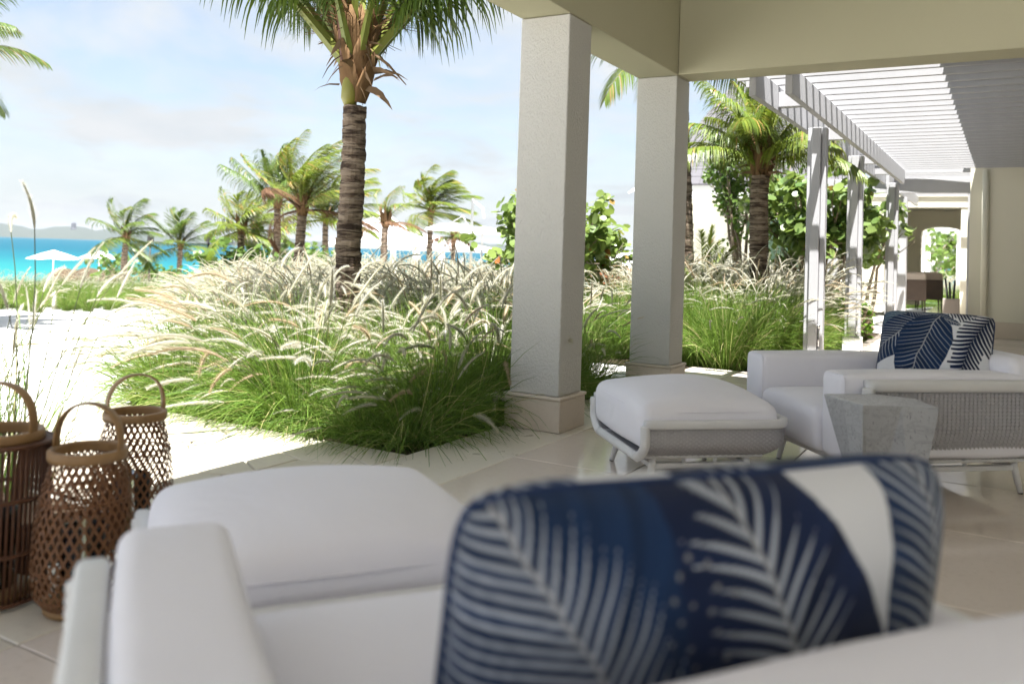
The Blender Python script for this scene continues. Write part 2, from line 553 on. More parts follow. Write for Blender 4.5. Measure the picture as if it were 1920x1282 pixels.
simple('steel', (.42, .43, .44), (.5, .5, .5), 4, .35, 0, 1, .5, .9)
simple('chrome', (.6, .6, .6), (.5, .5, .5), 4, .2, 0, 1, .5, 1.0)
simple('dark_wood', (.05, .035, .028), (.085, .06, .045), 6, .5, .2, 40)
simple('taupe_cloth', (.36, .31, .28), (.44, .39, .35), 5, .9, .2, 90)
simple('black_metal', (.015, .014, .013), (.03, .027, .025), 4, .45)
simple('soil', (.045, .034, .024), (.08, .06, .042), 8, .95, .6, 30, .1, 0, .02)
simple('terracotta', (.46, .18, .09), (.55, .24, .13), 3, .8)
simple('far_white', (.80, .79, .77), (.70, .69, .67), .05, .8)
simple('far_red', (.45, .24, .18), (.5, .3, .24), .05, .8)
simple('far_dark', (.05, .055, .07), (.08, .085, .1), .05, .8)
def m_shingle():
    t = NT('white_shingle')
    co = t.coord('Object')
    br = t.n('ShaderNodeTexBrick', {'Scale': 1.0, 'Color1': (.66, .645, .66, 1), 'Color2': (.76, .745, .755, 1), 'Mortar': (.36, .34, .35, 1), 'Mortar Size': .006, 'Brick Width': .26, 'Row Height': 9.0})
    t.set(br.inputs['Vector'], co)
    col = t.mix(t.noise(3, 5, .6, co), br.outputs['Color'], c4((.60, .585, .60)))
    t.principled(col, .85, t.bump(t.noise(40, 4, .6, co), .3, .01), .2)
    M['shingle'] = t.mat
m_shingle()
t_ = NT('grey_shingle')
co_ = t_.coord('Object')
br_ = t_.n('ShaderNodeTexBrick', {'Scale': 1.0, 'Color1': (.105, .102, .112, 1), 'Color2': (.14, .136, .148, 1), 'Mortar': (.045, .043, .046, 1), 'Mortar Size': .008, 'Brick Width': .24, 'Row Height': 9.0})
t_.set(br_.inputs['Vector'], co_)
t_.principled(t_.mix(t_.noise(3, 5, .6, co_), br_.outputs['Color'], c4((.115, .11, .12))), .85, None, .2)
M['grey_shingle'] = t_.mat
def m_sand():
    t = NT('sand')
    p = t.pos()
    col = t.mix(t.noise(.6, 6, .65, p), c4((.60, .585, .56)), c4((.70, .69, .67)))
    col = t.mix(t.math('MULTIPLY', t.ramp(t.noise(55, 3, .6, p), (.5, 0.0), (.75, 1.0)), .35), col, c4((.42, .36, .28)))
    t.principled(col, .95, t.bump(t.noise(9, 6, .7, p), .5, .03), .1)
    M['sand'] = t.mat
m_sand()
def m_sea():
    t = NT('sea_water')
    p = t.pos()
    sep = t.n('ShaderNodeSeparateXYZ'); t.set(sep.inputs[0], p)
    s = t.math('ADD', t.math('MULTIPLY', sep.outputs[0], -.75), t.math('MULTIPLY', sep.outputs[1], .66))
    s = t.math('ADD', s, t.math('MULTIPLY', t.noise(.02, 3, .6, p), 60.0))
    depth = t.n('ShaderNodeMapRange', {'Value': s, 'From Min': 92.0, 'From Max': 330.0}).outputs[0]
    col = t.ramp(depth, (0.0, (.055, .20, .18)), (.18, (.009, .14, .145)), (.5, (.002, .088, .118)), (1.0, (.001, .065, .10)))
    wv = t.pos((1, 1, 1))
    b = t.bump(t.noise(.9, 5, .6, wv), .5, .25)
    b = t.bump(t.noise(.16, 3, .6, wv), .4, .8, b)
    t.principled(col, .5, b, .06)
    M['sea'] = t.mat
m_sea()
simple('hill', (.028, .042, .036), (.05, .06, .05), .02, .95)

# ------------------------------------------------------------------ the setting: terrain, sea, far shore
def terrain():
    n = 190
    ts = [(-1 + 2 * k / n) for k in range(n + 1)]
    cs = [(abs(t) ** 3.2) * (1 if t > 0 else -1) * 4800 for t in ts]
    v = []; f = []
    for j, y in enumerate(cs):
        for i, x in enumerate(cs):
            X, Y = x - 12, y + 12
            z = gnd(X, Y)
            if -15 < X < 20 and -20 < Y < 40 and X > -3.0:
                z = -0.12
            v.append((X, Y, z))
    for j in range(n):
        for i in range(n):
            a = j * (n + 1) + i
            f.append((a, a + 1, a + n + 2, a + n + 1))
    MB().add(v, f).build('ground', M['sand'], None, True, kind='structure', label='pale sand of the garden and beach running to the sea')
terrain()
MB().add([(-4900, -4900, -2.45), (4900, -4900, -2.45), (4900, 4900, -2.45), (-4900, 4900, -2.45)], [(0, 1, 2, 3)]).build(
    'sea', M['sea'], None, False, kind='structure', label='turquoise sea beyond the beach')

def far_hills():
    """low ridge across the bay, about three kilometres off, as a closed landmass"""
    r = random.Random(3)
    ph = [r.uniform(0, 6.28) for _ in range(8)]
    n = 150
    v = []; f = []
    rows = 7
    for i in range(n + 1):
        px = -700 + 3000 * i / n
        a = math.atan2(px - 960, FPX)
        d = (FWD * math.cos(a) + RGT * math.sin(a))
        hh = .62 * (24 + 9 * math.sin(px * .0075 + ph[0]) + 7 * math.sin(px * .019 + ph[1]) + 3.5 * math.sin(px * .047 + ph[2]) + 1.8 * math.sin(px * .11 + ph[3]))
        hh *= 1.0 - .35 * min(1, max(0, (px - 330) / 250))
        for k in range(rows):
            u = k / (rows - 1)
            dist = 2700 + 900 * u
            z = -2.6 + hh * 2.2 * math.sin(math.pi * min(1, u * 1.15)) ** 1.2 * (1 + .1 * math.sin(px * .06 + 5 * u + ph[4]))
            q = d * dist
            v.append((q.x, q.y, z if k else -2.7))
    for i in range(n):
        for k in range(rows - 1):
            a = i * rows + k
            f.append((a, a + rows, a + rows + 1, a + 1))
    MB().add(v, f).build('hills', M['hill'], None, True, kind='structure', label='low hazy hills across the bay')
far_hills()

def shore_building(px, w, h, depth, D, mat, label, roof=0.3, group='buildings on the far shore', base=-1.2, y=None):
    p = atD(px, 450, D)
    b = MB()
    hw = w / 2
    b.add([(-hw, 0, 0), (hw, 0, 0), (hw, depth, 0), (-hw, depth, 0), (-hw, 0, h), (hw, 0, h), (hw, depth, h), (-hw, depth, h), (-hw, depth / 2, h * (1 + roof)), (hw, depth / 2, h * (1 + roof))],
          [(0, 1, 5, 4), (1, 2, 6, 5), (2, 3, 7, 6), (3, 0, 4, 7), (4, 5, 9, 8), (6, 7, 8, 9), (5, 6, 9), (7, 4, 8)])
    o = b.build('shore_building', mat, None, False, label=label, category='building', group=group)
    o.location = (p.x, p.y, base)
    o.rotation_euler = (0, 0, YAW)
r_ = random.Random(21)
SHORE = [(20, 150, 17, 'far_white', 'long white shed on the far shore, farthest along it'), (66, 90, 13, 'far_white', 'white shed on the far shore beside the long shed'),
         (103, 40, 12, 'far_white', 'small white building on the far shore left of the dark tower'), (120, 38, 17, 'far_red', 'reddish roofed building on the far shore beside the dark tower'),
         (150, 34, 14, 'far_white', 'white building on the far shore just past the dark tower'), (168, 46, 11, 'far_white', 'low white building on the far shore between tower and palms'),
         (186, 36, 15, 'far_white', 'white block on the far shore short of the leaning palm'), (204, 40, 11, 'far_white', 'low white block on the far shore beside the leaning palm'),
         (232, 60, 14, 'far_white', 'white block on the far shore behind the leaning palm')]
for px, w, h, mt, lb in SHORE:
    shore_building(px, w * .9, h, 30, 2640 + r_.uniform(-20, 20), M[mt], lb)
tw = thing('harbour_tower', 'slim dark tower standing on the far shore', 'tower', atD(137, 449, 2600))
tw.location.z = -1.5
b_ = MB().lathe([(9, 0), (9, 30), (6.5, 34), (6.5, 47), (0.5, 50)], 12)
b_.build('shaft', M['far_dark'], tw)
sh = thing('cargo_ship', 'dark low ship on the bay near the young orange palm', 'ship', atD(424, 462, 1500), YAW)
sh.location.z = -2.6
MB().add([(-34, 0, 0), (34, 0, 0), (40, 5, 7), (34, 10, 0), (-34, 10, 0), (-36, 0, 6), (36, 0, 6), (36, 10, 6), (-36, 10, 6)], [(0, 1, 6, 5), (1, 2, 6), (1, 3, 2), (3, 7, 2), (6, 2, 7), (3, 4, 8, 7), (4, 0, 5, 8), (5, 6, 7, 8)]).build('hull', M['far_dark'], sh)
MB().box(-30, -18, 2, 8, 6, 16).build('bridge_house', M['far_white'], sh)

# ------------------------------------------------------------------ terrace floor: limestone tiles with recessed joints
TX0, TSX, TY0, TSY = -2.41, 0.67, 4.28, 0.94
floor_o = MB().box(-2.91, 4.4, -5.2, 8.9, -0.16, -0.006).build('terrace_floor', M['grout'], None, False, kind='structure', label='polished limestone floor of the covered terrace')
g = 0.0035
tile_me = MB().box(-TSX / 2 + g, TSX / 2 - g, -TSY / 2 + g, TSY / 2 - g, -0.012, 0.0, .0025).mesh('tile', M['limestone_tile'])
kerb_me = MB().box(-.25 + g, .25 - g, -TSY / 2 + g, TSY / 2 - g, -0.15, 0.0, .004).mesh('kerb_tile', M['limestone_kerb'])
for j in range(-7, 5):
    yc = TY0 + (j + .5) * TSY
    for i in range(0, 10):
        link('tile', tile_me, floor_o, (TX0 + (i + .5) * TSX, yc, 0))
    link('kerb_tile', kerb_me, floor_o, (-2.66, yc, 0))
floor2 = MB().box(-1.86, 4.4, 8.905, 36, -0.16, -0.006).build('pergola_floor', M['grout'], None, False, kind='structure', label='pale stone floor running under the slatted pergola')
MB().box(-1.855, 4.4, 16.6, 36, -0.012, -0.001).build('paving', M['limestone_tile'], floor2)
for j in range(0, 8):
    for i in range(1, 5):
        link('tile', tile_me, floor2, (TX0 + (i + .5) * TSX, 9.0 + (j + .5) * TSY, 0))

# ------------------------------------------------------------------ crazy paving path out of the terrace
def clip(poly, px, py, nx, ny):
    out = []
    for i in range(len(poly)):
        a = poly[i]; b = poly[(i + 1) % len(poly)]
        da = (a[0] - px) * nx + (a[1] - py) * ny
        db = (b[0] - px) * nx + (b[1] - py) * ny
        if da <= 0:
            out.append(a)
        if da * db < 0:
            t = da / (da - db)
            out.append((a[0] + (b[0] - a[0]) * t, a[1] + (b[1] - a[1]) * t))
    return out
def path():
    x0, x1, y0, y1 = -5.45, -2.93, 2.45, 3.97
    po = MB().box(x0, x1, y0, y1, -.2, -0.022).build('path', M['path_joint'], None, False, kind='structure', label='crazy paved stone path beside the terrace')
    r = random.Random(5)
    pts = []
    nx, ny = 7, 5
    for i in range(nx):
        for j in range(ny):
            pts.append((x0 + (i + .5 + r.uniform(-.42, .42)) * (x1 - x0) / nx, y0 + (j + .5 + r.uniform(-.42, .42)) * (y1 - y0) / ny))
    for k, p in enumerate(pts):
        poly = [(x0, y0), (x1, y0), (x1, y1), (x0, y1)]
        for q in pts:
            if q is p or abs(q[0] - p[0]) > 1.5 or abs(q[1] - p[1]) > 1.5:
                continue
            dx, dy = q[0] - p[0], q[1] - p[1]
            ln = math.hypot(dx, dy)
            poly = clip(poly, (p[0] + q[0]) / 2 - dx / ln * .007, (p[1] + q[1]) / 2 - dy / ln * .007, dx / ln, dy / ln)
            if len(poly) < 3:
                break
        if len(poly) < 3:
            continue
        c = (sum(a[0] for a in poly) / len(poly), sum(a[1] for a in poly) / len(poly))
        m = len(poly)
        top = [(a[0] - c[0], a[1] - c[1]) for a in poly]
        zt = r.uniform(-.002, .002)
        v = [(a[0], a[1], -.03) for a in top] + [(a[0], a[1], zt - .005) for a in top] + [(a[0] * .975, a[1] * .975, zt) for a in top]
        f = [tuple(range(2 * m, 3 * m))]
        for a in range(2):
            for i in range(m):
                i2 = (i + 1) % m
                f.append((a * m + i, a * m + i2, a * m + m + i2, a * m + m + i))
        MB().add(v, f).build('flagstone', M['flagstone'], po).location = (c[0], c[1], -.008)
path()
def bed(name, poly, label, z=-0.045):
    b = MB()
    n = len(poly)
    b.add([(p[0], p[1], z) for p in poly], [tuple(range(n))])
    b.build(name, M['soil'], None, False, kind='structure', label=label)
BED_A = [(-2.93, 4.0), (-5.5, 4.03), (-6.3, 5.0), (-8.0, 6.5), (-10.5, 8.6), (-14.0, 12.0), (-11, 17), (-7.0, 15.5), (-5.2, 10.2), (-4.6, 8.1), (-2.93, 7.6)]
BED_R = [(-1.9, 8.93), (-4.2, 8.93), (-5.6, 11.0), (-5.8, 16.0), (-3.4, 17.2), (-1.9, 16.2)]
BED_L = [(-3.0, 1.55), (-5.4, 1.2), (-6.0, -0.6), (-3.0, -0.4)]
def in_poly(x, y, poly):
    c = False
    j = len(poly) - 1
    for i in range(len(poly)):
        xi, yi = poly[i]; xj, yj = poly[j]
        if (yi > y) != (yj > y) and x < (xj - xi) * (y - yi) / (yj - yi) + xi:
            c = not c
        j = i
    return c
bed('planting_bed', BED_A, 'dark soil of the long fountain grass bed')
bed('planting_bed', [(-2.93, 2.43), (-5.6, 2.43), (-5.6, -3), (-2.93, -3)], 'dark soil of the bed behind the lanterns')
bed('planting_bed', BED_R, 'dark soil of the grass bed beside the pergola')

# ------------------------------------------------------------------ columns and terrace roof
def column(cx, cy, label):
    t = thing('column', label, 'column', (cx, cy, 0), 0, 'square stucco terrace columns')
    MB().box(-.205, .205, -.19, .19, 0.002, .205, .004).build('plinth', M['limestone_plinth'], t)
    MB().box(-.213, .213, -.198, .198, .207, .228, .005).build('plinth_moulding', M['limestone_plinth'], t)
    MB().box(-.182, .182, -.168, .168, .229, 2.716, .006).build('shaft', M['stucco'], t)
column(-2.685, 5.17, 'near square cream stucco column with stone plinth beside the ottoman')
column(-2.685, 7.255, 'farther square cream stucco column standing where the two beams meet')
column(-2.685, -1.0, 'square cream stucco column behind the viewer')
roof = thing('terrace_roof', 'cream plastered beams and roof over the terrace', 'roof', (0, 0, 0))
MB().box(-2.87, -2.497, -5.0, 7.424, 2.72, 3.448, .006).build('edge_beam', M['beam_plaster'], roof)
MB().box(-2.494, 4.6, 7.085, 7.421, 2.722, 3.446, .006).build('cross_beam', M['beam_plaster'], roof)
MB().box(-2.88, 4.8, -5.0, 7.43, 3.45, 3.6).build('roof_slab', M['white_paint'], roof)
hw = thing('house_wall', 'cream house wall along the inner side of the terrace', 'wall', (0, 0, 0))
MB().box(4.4, 4.6, -5.0, 36, 0.0, 3.44).build('wall', M['plaster'], hw)

# far wall that closes the pergola walk, with downpipe and socket
fw = thing('end_wall', 'cream rendered wall closing the pergola walk, with stone skirting', 'wall', (0, 0, 0))
MB().box(-.60, 4.39, 16.4, 16.75, 0.0, 3.59, .005).build('wall', M['plaster'], fw)
MB().box(-.29, 4.39, 16.375, 16.398, 0.0, .27, .004).build('skirting', M['limestone_plinth'], fw)
MB().tube([(-.37, 16.33, .02), (-.37, 16.33, 2.78)], .05, 12).build('downpipe', M['plaster'], fw, True)
so = thing('wall_light', 'small round grey recessed light low on the end wall', 'light', (.42, 16.398, .62))
MB().lathe([(.0, 0), (.055, 0), (.075, .01), (.085, .02), (.085, .028)], 20).build('bezel', M['steel'], so, True).rotation_euler = (math.radians(90), 0, 0)
MB().lathe([(.0, .03), (.03, .03), (.03, .012)], 16).build('lens', M['chrome'], so, True).rotation_euler = (math.radians(90), 0, 0)
hr = thing('house_roof', 'house roof slab whose eave shades half of the pergola', 'roof', (0, 0, 0))
MB().box(-.36, 4.8, 7.44, 30, 3.6, 3.75).build('eave_slab', M['plaster'], hr)

# ------------------------------------------------------------------ pergola: posts, twin beams, slats
pg = thing('pergola', 'pale grey timber pergola with closely set slats beside the house', 'pergola', (0, 0, 0))
for y in (9.45, 12.05, 16.15):
    po = link('post', None, pg, (-1.77, y, 0))
    p = MB()
    p.box(-.045, .045, -.095, .095, .2, 2.56, .004)
    po2 = p.build('timber', M['pergola_wood'], po)
    MB().box(-.095, -.0475, -.055, .055, .2, 2.56, .004).build('timber', M['pergola_wood'], po)
    MB().box(.0475, .095, -.055, .055, .2, 2.56, .004).build('timber', M['pergola_wood'], po)
    MB().box(-.11, .11, -.115, .115, -.05, .198, .008).build('plinth', M['white_paint'], po)
    MB().tube([(.058, -.062, .24), (.058, -.062, .50)], .009, 8).tube([(.058, -.062, .47), (.058, -.062, .51)], .016, 8).tube([(.058, -.062, .24), (.058, -.062, .27)], .016, 8).build('bolt', M['chrome'], po, True)
for x in (-1.945, -1.64):
    MB().box(x - .03, x + .03, 7.43, 16.39, 2.565, 2.80, .004).build('beam', M['pergola_wood'], pg)
for y in (8.3, 10.7, 13.4, 15.0):
    MB().box(-1.913, -1.672, y - .05, y + .05, 2.60, 2.74, .003).build('spacer', M['pergola_wood'], pg)
slat_me = MB().box(-2.22, 4.35, -.019, .019, 2.803, 2.96, .003).mesh('slat', M['pergola_wood'])
k = 0
y = 7.62
while y < 16.35:
    link('slat', slat_me, pg, (0, y, 0))
    y += .318
# second, lower pergola stretch and pavilion beyond the wall
pg2 = thing('pergola', 'farther stretch of slatted pergola past the end wall', 'pergola', (0, 0, 0))
MB().box(-1.975, -1.915, 16.9, 22.6, 2.565, 2.80, .004).build('beam', M['pergola_wood'], pg2)
slat2 = MB().box(-2.22, 1.2, -.019, .019, 2.803, 2.96, .003).mesh('slat', M['pergola_wood'])
y = 16.95
while y < 22.6:
    link('slat', slat2, pg2, (0, y, 0))
    y += .318
for y in (19.6,):
    MB().box(-2.03, -1.86, y - .1, y + .1, 0, 2.56, .004).build('post', M['pergola_wood'], pg2)
pv = thing('pavilion', 'cream open pavilion with dark arches at the end of the walk', 'building', (0, 0, 0))
MB().box(-3.25, 1.6, 22.7, 23.0, 2.55, 2.79, .005).build('front_beam', M['plaster'], pv)
MB().box(-1.01, -.3, 22.72, 23.0, 0, 2.547, .005).build('pier', M['plaster'], pv)
MB().box(-3.21, -2.68, 22.72, 23.1, 0, 2.547, .005).build('pier', M['plaster'], pv)
MB().box(-3.23, -2.66, 22.69, 22.718, 0, .58, .005).build('dado', M['limestone_plinth'], pv)
MB().box(-3.4, 4.38, 22.66, 28.6, 2.8, 3.0).build('roof_slab', M['plaster'], pv)
def arch_wall():
    b = MB()
    Y0, Y1 = 28.0, 28.4
    spans = [(-3.19, -2.70), (-2.28, -1.20)]
    zt, zs = 2.79, 2.02
    xs = [-3.4]
    for a, c in spans:
        cx, r = (a + c) / 2, (c - a) / 2
        n = 10
        b.box(xs[-1], a, Y0, Y1, 0, zt)
        arc = [(cx - r * math.cos(math.pi * k / n), zs + .28 * math.sin(math.pi * k / n) ** .5 if 0 < k < n else zs) for k in range(n + 1)]
        for k in range(n):
            (x0, z0), (x1, z1) = arc[k], arc[k + 1]
            b.add([(x0, Y0, z0), (x1, Y0, z1), (x1, Y0, zt), (x0, Y0, zt), (x0, Y1, z0), (x1, Y1, z1), (x1, Y1, zt), (x0, Y1, zt)], [(0, 1, 2, 3), (7, 6, 5, 4), (0, 4, 5, 1)])
        xs.append(c)
    b.box(xs[-1], 4.38, Y0, Y1, 0, zt)
    b.build('arch_wall', M['plaster'], pv)
arch_wall()
MB().box(-3.4, -3.25, 23.11, 27.99, 0, 2.79).build('side_wall', M['plaster'], pv)
pool = MB().add([(-2.6, 28.9, .004), (1.5, 28.9, .004), (1.5, 30.6, .004), (-2.6, 30.6, .004)], [(0, 1, 2, 3)])
t_ = NT('pool_water'); t_.principled((.10, .16, .11), .06, t_.bump(t_.noise(3, 3, .5, t_.pos()), .1, .02), .5); M['pool'] = t_.mat
pool.build('pool_water', M['pool'], None, False, kind='structure', label='still green pool water beyond the dining chairs')
fp = thing('pergola', 'white timber frame standing on the terrace beyond the pavilion', 'pergola', (0, 0, 0))
for x, yy in ((-2.72, 34), (-2.72, 36.5), (-1.55, 34), (-1.55, 36.5), (-1.55, 39), (-2.72, 39)):
    MB().box(x - .08, x + .08, yy - .08, yy + .08, -.1, 2.32, .004).build('post', M['white_paint'], fp)
    MB().box(x - .12, x + .12, yy - .12, yy + .12, -.1, .3, .004).build('plinth', M['white_paint'], fp)
for x in (-2.72, -1.55):
    MB().box(x - .06, x + .06, 33.8, 39.2, 2.325, 2.5, .004).build('beam', M['white_paint'], fp)
for yy in (34, 36.5, 39):
    MB().box(-2.85, -1.42, yy - .05, yy + .05, 2.503, 2.62, .004).build('beam', M['white_paint'], fp)

# ------------------------------------------------------------------ lounge furniture
def woven(P, nu, nv, amp, u0=0.0, u1=1.0, v0=0.0, v1=1.0, ribs=True):
    """over-under weave of flat strands on the surface P(u, v) -> (point, normal)"""
    b = MB()
    du, dv = (u1 - u0) / nu, (v1 - v0) / nv
    for j in range(nv):                      # strands that run along u
        v = v0 + (j + .5) * dv
        row_a = []; row_b = []
        for i in range(nu + 1):
            u = u0 + i * du
            o = amp * (1 if (i + j) % 2 else -1)
            pa, na = P(u, v - dv * .43); pb, nb = P(u, v + dv * .43)
            row_a.append(pa + na * o); row_b.append(pb + nb * o)
        n = len(row_a)
        b.add(row_a + row_b, [(i, i + 1, n + i + 1, n + i) for i in range(n - 1)])
    for i in range(nu):                      # staves that run along v
        u = u0 + (i + .5) * du
        row_a = []; row_b = []
        for j in range(nv + 1):
            v = v0 + j * dv
            o = amp * (.9 if (i + j) % 2 else -.9)
            pa, na = P(u - du * .36, v); pb, nb = P(u + du * .36, v)
            row_a.append(pa + na * o); row_b.append(pb + nb * o)
        n = len(row_a)
        b.add(row_a + row_b, [(i2, i2 + 1, n + i2 + 1, n + i2) for i2 in range(n - 1)])
    return b
def shell_path(L0, L1, W, rc):
    """plan line: front of the right side -> back -> front of the left side, with round back corners"""
    pts = []
    hw = W / 2
    N = 10
    for k in range(N + 1):
        pts.append((L1 + (L0 + rc - L1) * k / N, -hw, 0, -1))
    for k in range(1, 7):
        a = math.pi / 2 * k / 6
        pts.append((L0 + rc - rc * math.sin(a), -hw + rc - rc * math.cos(a), -math.sin(a), -math.cos(a)))
    for k in range(1, N + 1):
        pts.append((L0, -hw + rc + (2 * hw - 2 * rc) * k / N, -1, 0))
    for k in range(1, 7):
        a = math.pi / 2 * k / 6
        pts.append((L0 + rc - rc * math.cos(a), hw - rc + rc * math.sin(a), -math.cos(a), math.sin(a)))
    for k in range(1, N + 1):
        pts.append((L0 + rc + (L1 - L0 - rc) * k / N, hw, 0, 1))
    return pts
def make_shell(root, L0, L1, W, rc, z1, z0, inset, dens, rail=.026, vr=1.25, rib=0.0):
    path = shell_path(L0, L1, W, rc)
    acc = [0.0]
    for a, b in zip(path, path[1:]):
        acc.append(acc[-1] + math.hypot(b[0] - a[0], b[1] - a[1]))
    tot = acc[-1]
    def plan(u):
        s = min(max(u, 0), 1) * tot
        i = 0
        while i < len(acc) - 2 and acc[i + 1] < s:
            i += 1
        t = (s - acc[i]) / max(1e-9, acc[i + 1] - acc[i])
        a, b = path[i], path[i + 1]
        n = Vector((a[2] + (b[2] - a[2]) * t, a[3] + (b[3] - a[3]) * t, 0)).normalized()
        return Vector((a[0] + (b[0] - a[0]) * t, a[1] + (b[1] - a[1]) * t, 0)), n
    def P(u, v):
        p, n = plan(u)
        k = max(0.0, (v - .45) / .55)
        ins = inset * (k ** 2.2)
        z = z1 + (z0 - z1) * v
        nn = (n - Vector((0, 0, 1)) * (k * .9)).normalized()
        if rib:
            n_ = n * (rib * (1 - k) * abs(math.sin(math.pi * u * tot * dens / 2)))
            return p - n * ins + n_ + Vector((0, 0, z)), nn
        return p - n * ins + Vector((0, 0, z)), nn
    wv = woven(P, int(tot * dens), int((z1 - z0 + inset * .4) * dens * vr), .0026).build('woven_shell', M['white_wicker'], root, False, kind='stuff')
    # liner behind the weave
    nb = MB()
    nu, nv = 40, 7
    for j in range(nv + 1):
        for i in range(nu + 1):
            p, n = P(i / nu, j / nv)
            nb.v.append(tuple(p - n * .008))
    nb.f = [(j * (nu + 1) + i, j * (nu + 1) + i + 1, (j + 1) * (nu + 1) + i + 1, (j + 1) * (nu + 1) + i) for j in range(nv) for i in range(nu)]
    nb.m = [0] * len(nb.f)
    nb.build('shell_liner', M['dark_backing'], root, True)
    # top rail, wrapped in segments
    rl = MB()
    nseg = 70
    pts = [plan(k / nseg)[0] + Vector((0, 0, z1 + rail * .3)) for k in range(nseg + 1)]
    rl.tube(pts, rail, 12, sq=.55, up=(0, 0, 1))
    rl.build('top_rail', M['white_wrap'], root, True)
    # front edge staves, wrapped
    for e in (0.0, 1.0):
        sb = MB()
        m = 72
        pts = []
        for k in range(m + 1):
            p, n = P(e, k / m)
            pts.append(p + n * .004)
        sb.tube(pts, [rail * (1.0 if k % 4 else .93) for k in range(m + 1)], 12, sq=.6)
        sb.build('edge_stave', M['white_wrap'], root, True)
    nb2 = MB()
    nb2.tube([P(k / 60, 1.0)[0] for k in range(61)], .011, 8, up=(0, 0, 1))
    nb2.build('bottom_rail', M['white_wrap'], root, True)
    # bottom board and its front rail
    hw = W / 2 - inset
    MB().box(L0 + inset, L1 - .004, -hw, hw, z0 - .012, z0 + .004).build('bottom_board', M['white_wicker'], root)
    fr = MB()
    fr.tube([(L1, -hw + 2 * hw * k / 12, z0) for k in range(13)], rail * .97, 12, sq=.6)
    fr.build('front_rail', M['white_wrap'], root, True)
def make_base(root, L0, L1, W, z0, inset):
    a, b, hw = L0 + inset + .07, L1 - .10, W / 2 - inset - .05
    zf = z0 - .055
    fr = MB()
    t = .014
    fr.box(a, b, -hw - t, -hw + t, zf - t, zf + t, .004)
    fr.box(a, b, hw - t, hw + t, zf - t, zf + t, .004)
    fr.box(a - t, a + t, -hw + t + .001, hw - t - .001, zf - t, zf + t, .004)
    fr.box(b - t, b + t, -hw + t + .001, hw - t - .001, zf - t, zf + t, .004)
    fr.build('base_frame', M['white_metal'], root)
    for sx, x in ((-1, a), (1, b)):
        for sy in (-1, 1):
            pts = [(x, sy * hw, z0 - .01), (x + sx * .004, sy * (hw + .004), z0 - .05), (x + sx * .028, sy * (hw + .024), .006)]
            MB().tube(pts, [.02, .019, .014], 8).tube([(x + sx * .028, sy * (hw + .024), .0075), (x + sx * .028, sy * (hw + .024), .001)], .013, 8, 1).build('leg', [M['white_metal'], M['black_metal']], root, True)
    for f in (.33, .67):
        for sy in (-1, 1):
            x = a + (b - a) * f
            MB().tube([(x, sy * hw, zf), (x, sy * hw, z0 - .012)], .011, 6).build('spacer_post', M['white_metal'], root, True)
R0_ = math.radians
def armchair(loc, face, W, label, seed):
    """x forward, y left; the floor point is under the middle of the chair"""
    t = thing('armchair', label, 'armchair', (loc[0], loc[1], 0), face, 'white woven lounge armchairs')
    hw = W / 2
    soft('arm', -.60, .5, hw - .20, hw - .004, .205, .62, .034, M['white_fabric'], t, .008, .003, seed + 1, .006)
    soft('arm', -.60, .5, -hw + .004, -hw + .20, .205, .62, .034, M['white_fabric'], t, .008, .003, seed + 2, .006)
    for sy in (-1, 1):
        y0, y1, z0, z1, rr = hw - .192, hw - .012, .215, .612, .03
        loop = []
        for (cy, cz, a0) in ((y1 - rr, z1 - rr, 0), (y0 + rr, z1 - rr, 90), (y0 + rr, z0 + rr, 180), (y1 - rr, z0 + rr, 270)):
            for k in range(5):
                a = R0_(a0 + 22.5 * k)
                loop.append((.489, sy * (cy + rr * math.cos(a)), cz + rr * math.sin(a)))
        loop.append(loop[0])
        MB().tube(loop, .0032, 5, cap=False).build('seam_cord', M['white_fabric'], t, True)
    soft('backrest', -.68, -.45, -hw + .02, hw - .02, .205, .70, .06, M['white_fabric'], t, .01, .004, seed + 3, .008)
    soft('seat_cushion', -.445, .515, -hw + .206, hw - .206, .205, .425, .05, M['white_fabric'], t, .05, .007, seed + 4, .004)
    make_shell(t, -.725, .40, W + .06, .09, .562, .185, .09, 84, .029, 1.25, .011)
    make_base(t, -.725, .40, W + .04, .185, .10)
    return t
def ottoman(loc, face, L, W, label, seed):
    t = thing('ottoman', label, 'ottoman', (loc[0], loc[1], 0), face, 'white woven ottomans')
    soft('cushion', -L / 2 + .015, L / 2 + .012, -W / 2 + .015, W / 2 - .015, .20, .43, .06, M['white_fabric'], t, .085, .006, seed, .004, 14)
    # seam cord round the cushion
    pts = []
    hx, hy, rr = L / 2 - .004, W / 2 - .018, .055
    for k in range(49):
        a = 2 * math.pi * k / 48
        cx, sx = math.cos(a), math.sin(a)
        m = 8
        d = (abs(cx) ** m + abs(sx) ** m) ** (1 / m)
        pts.append((hx * cx / d + .012, hy * sx / d, .398))
    MB().tube(pts, .0028, 5, cap=False).build('seam_cord', M['white_fabric'], t, True)
    make_shell(t, -L / 2 - .03, L / 2, W, .10, .335, .165, .11, 62, .022, 1.3)
    make_base(t, -L / 2 - .03, L / 2, W, .165, .10)
    return t
F2 = math.radians(90 + 131.4)      # heading of the far set
f2 = Vector((math.cos(F2), math.sin(F2), 0)); l2 = Vector((-math.sin(F2), math.cos(F2), 0))
W2 = 1.02
c2 = Vector((-.81, 4.55, 0)) - f2 * .5 - l2 * (W2 / 2 - .2)
ch2 = armchair(c2, F2, W2, 'white upholstered armchair with woven shell beside the stone side table', 40)
o2 = Vector((-1.51, 3.96, 0)) - f2 * .37 - l2 * (.83 / 2)
ottoman(o2, F2, .74, .83, 'white cushioned ottoman in a woven shell on splayed legs by the column', 60)
F1 = math.radians(90 + 53.7)
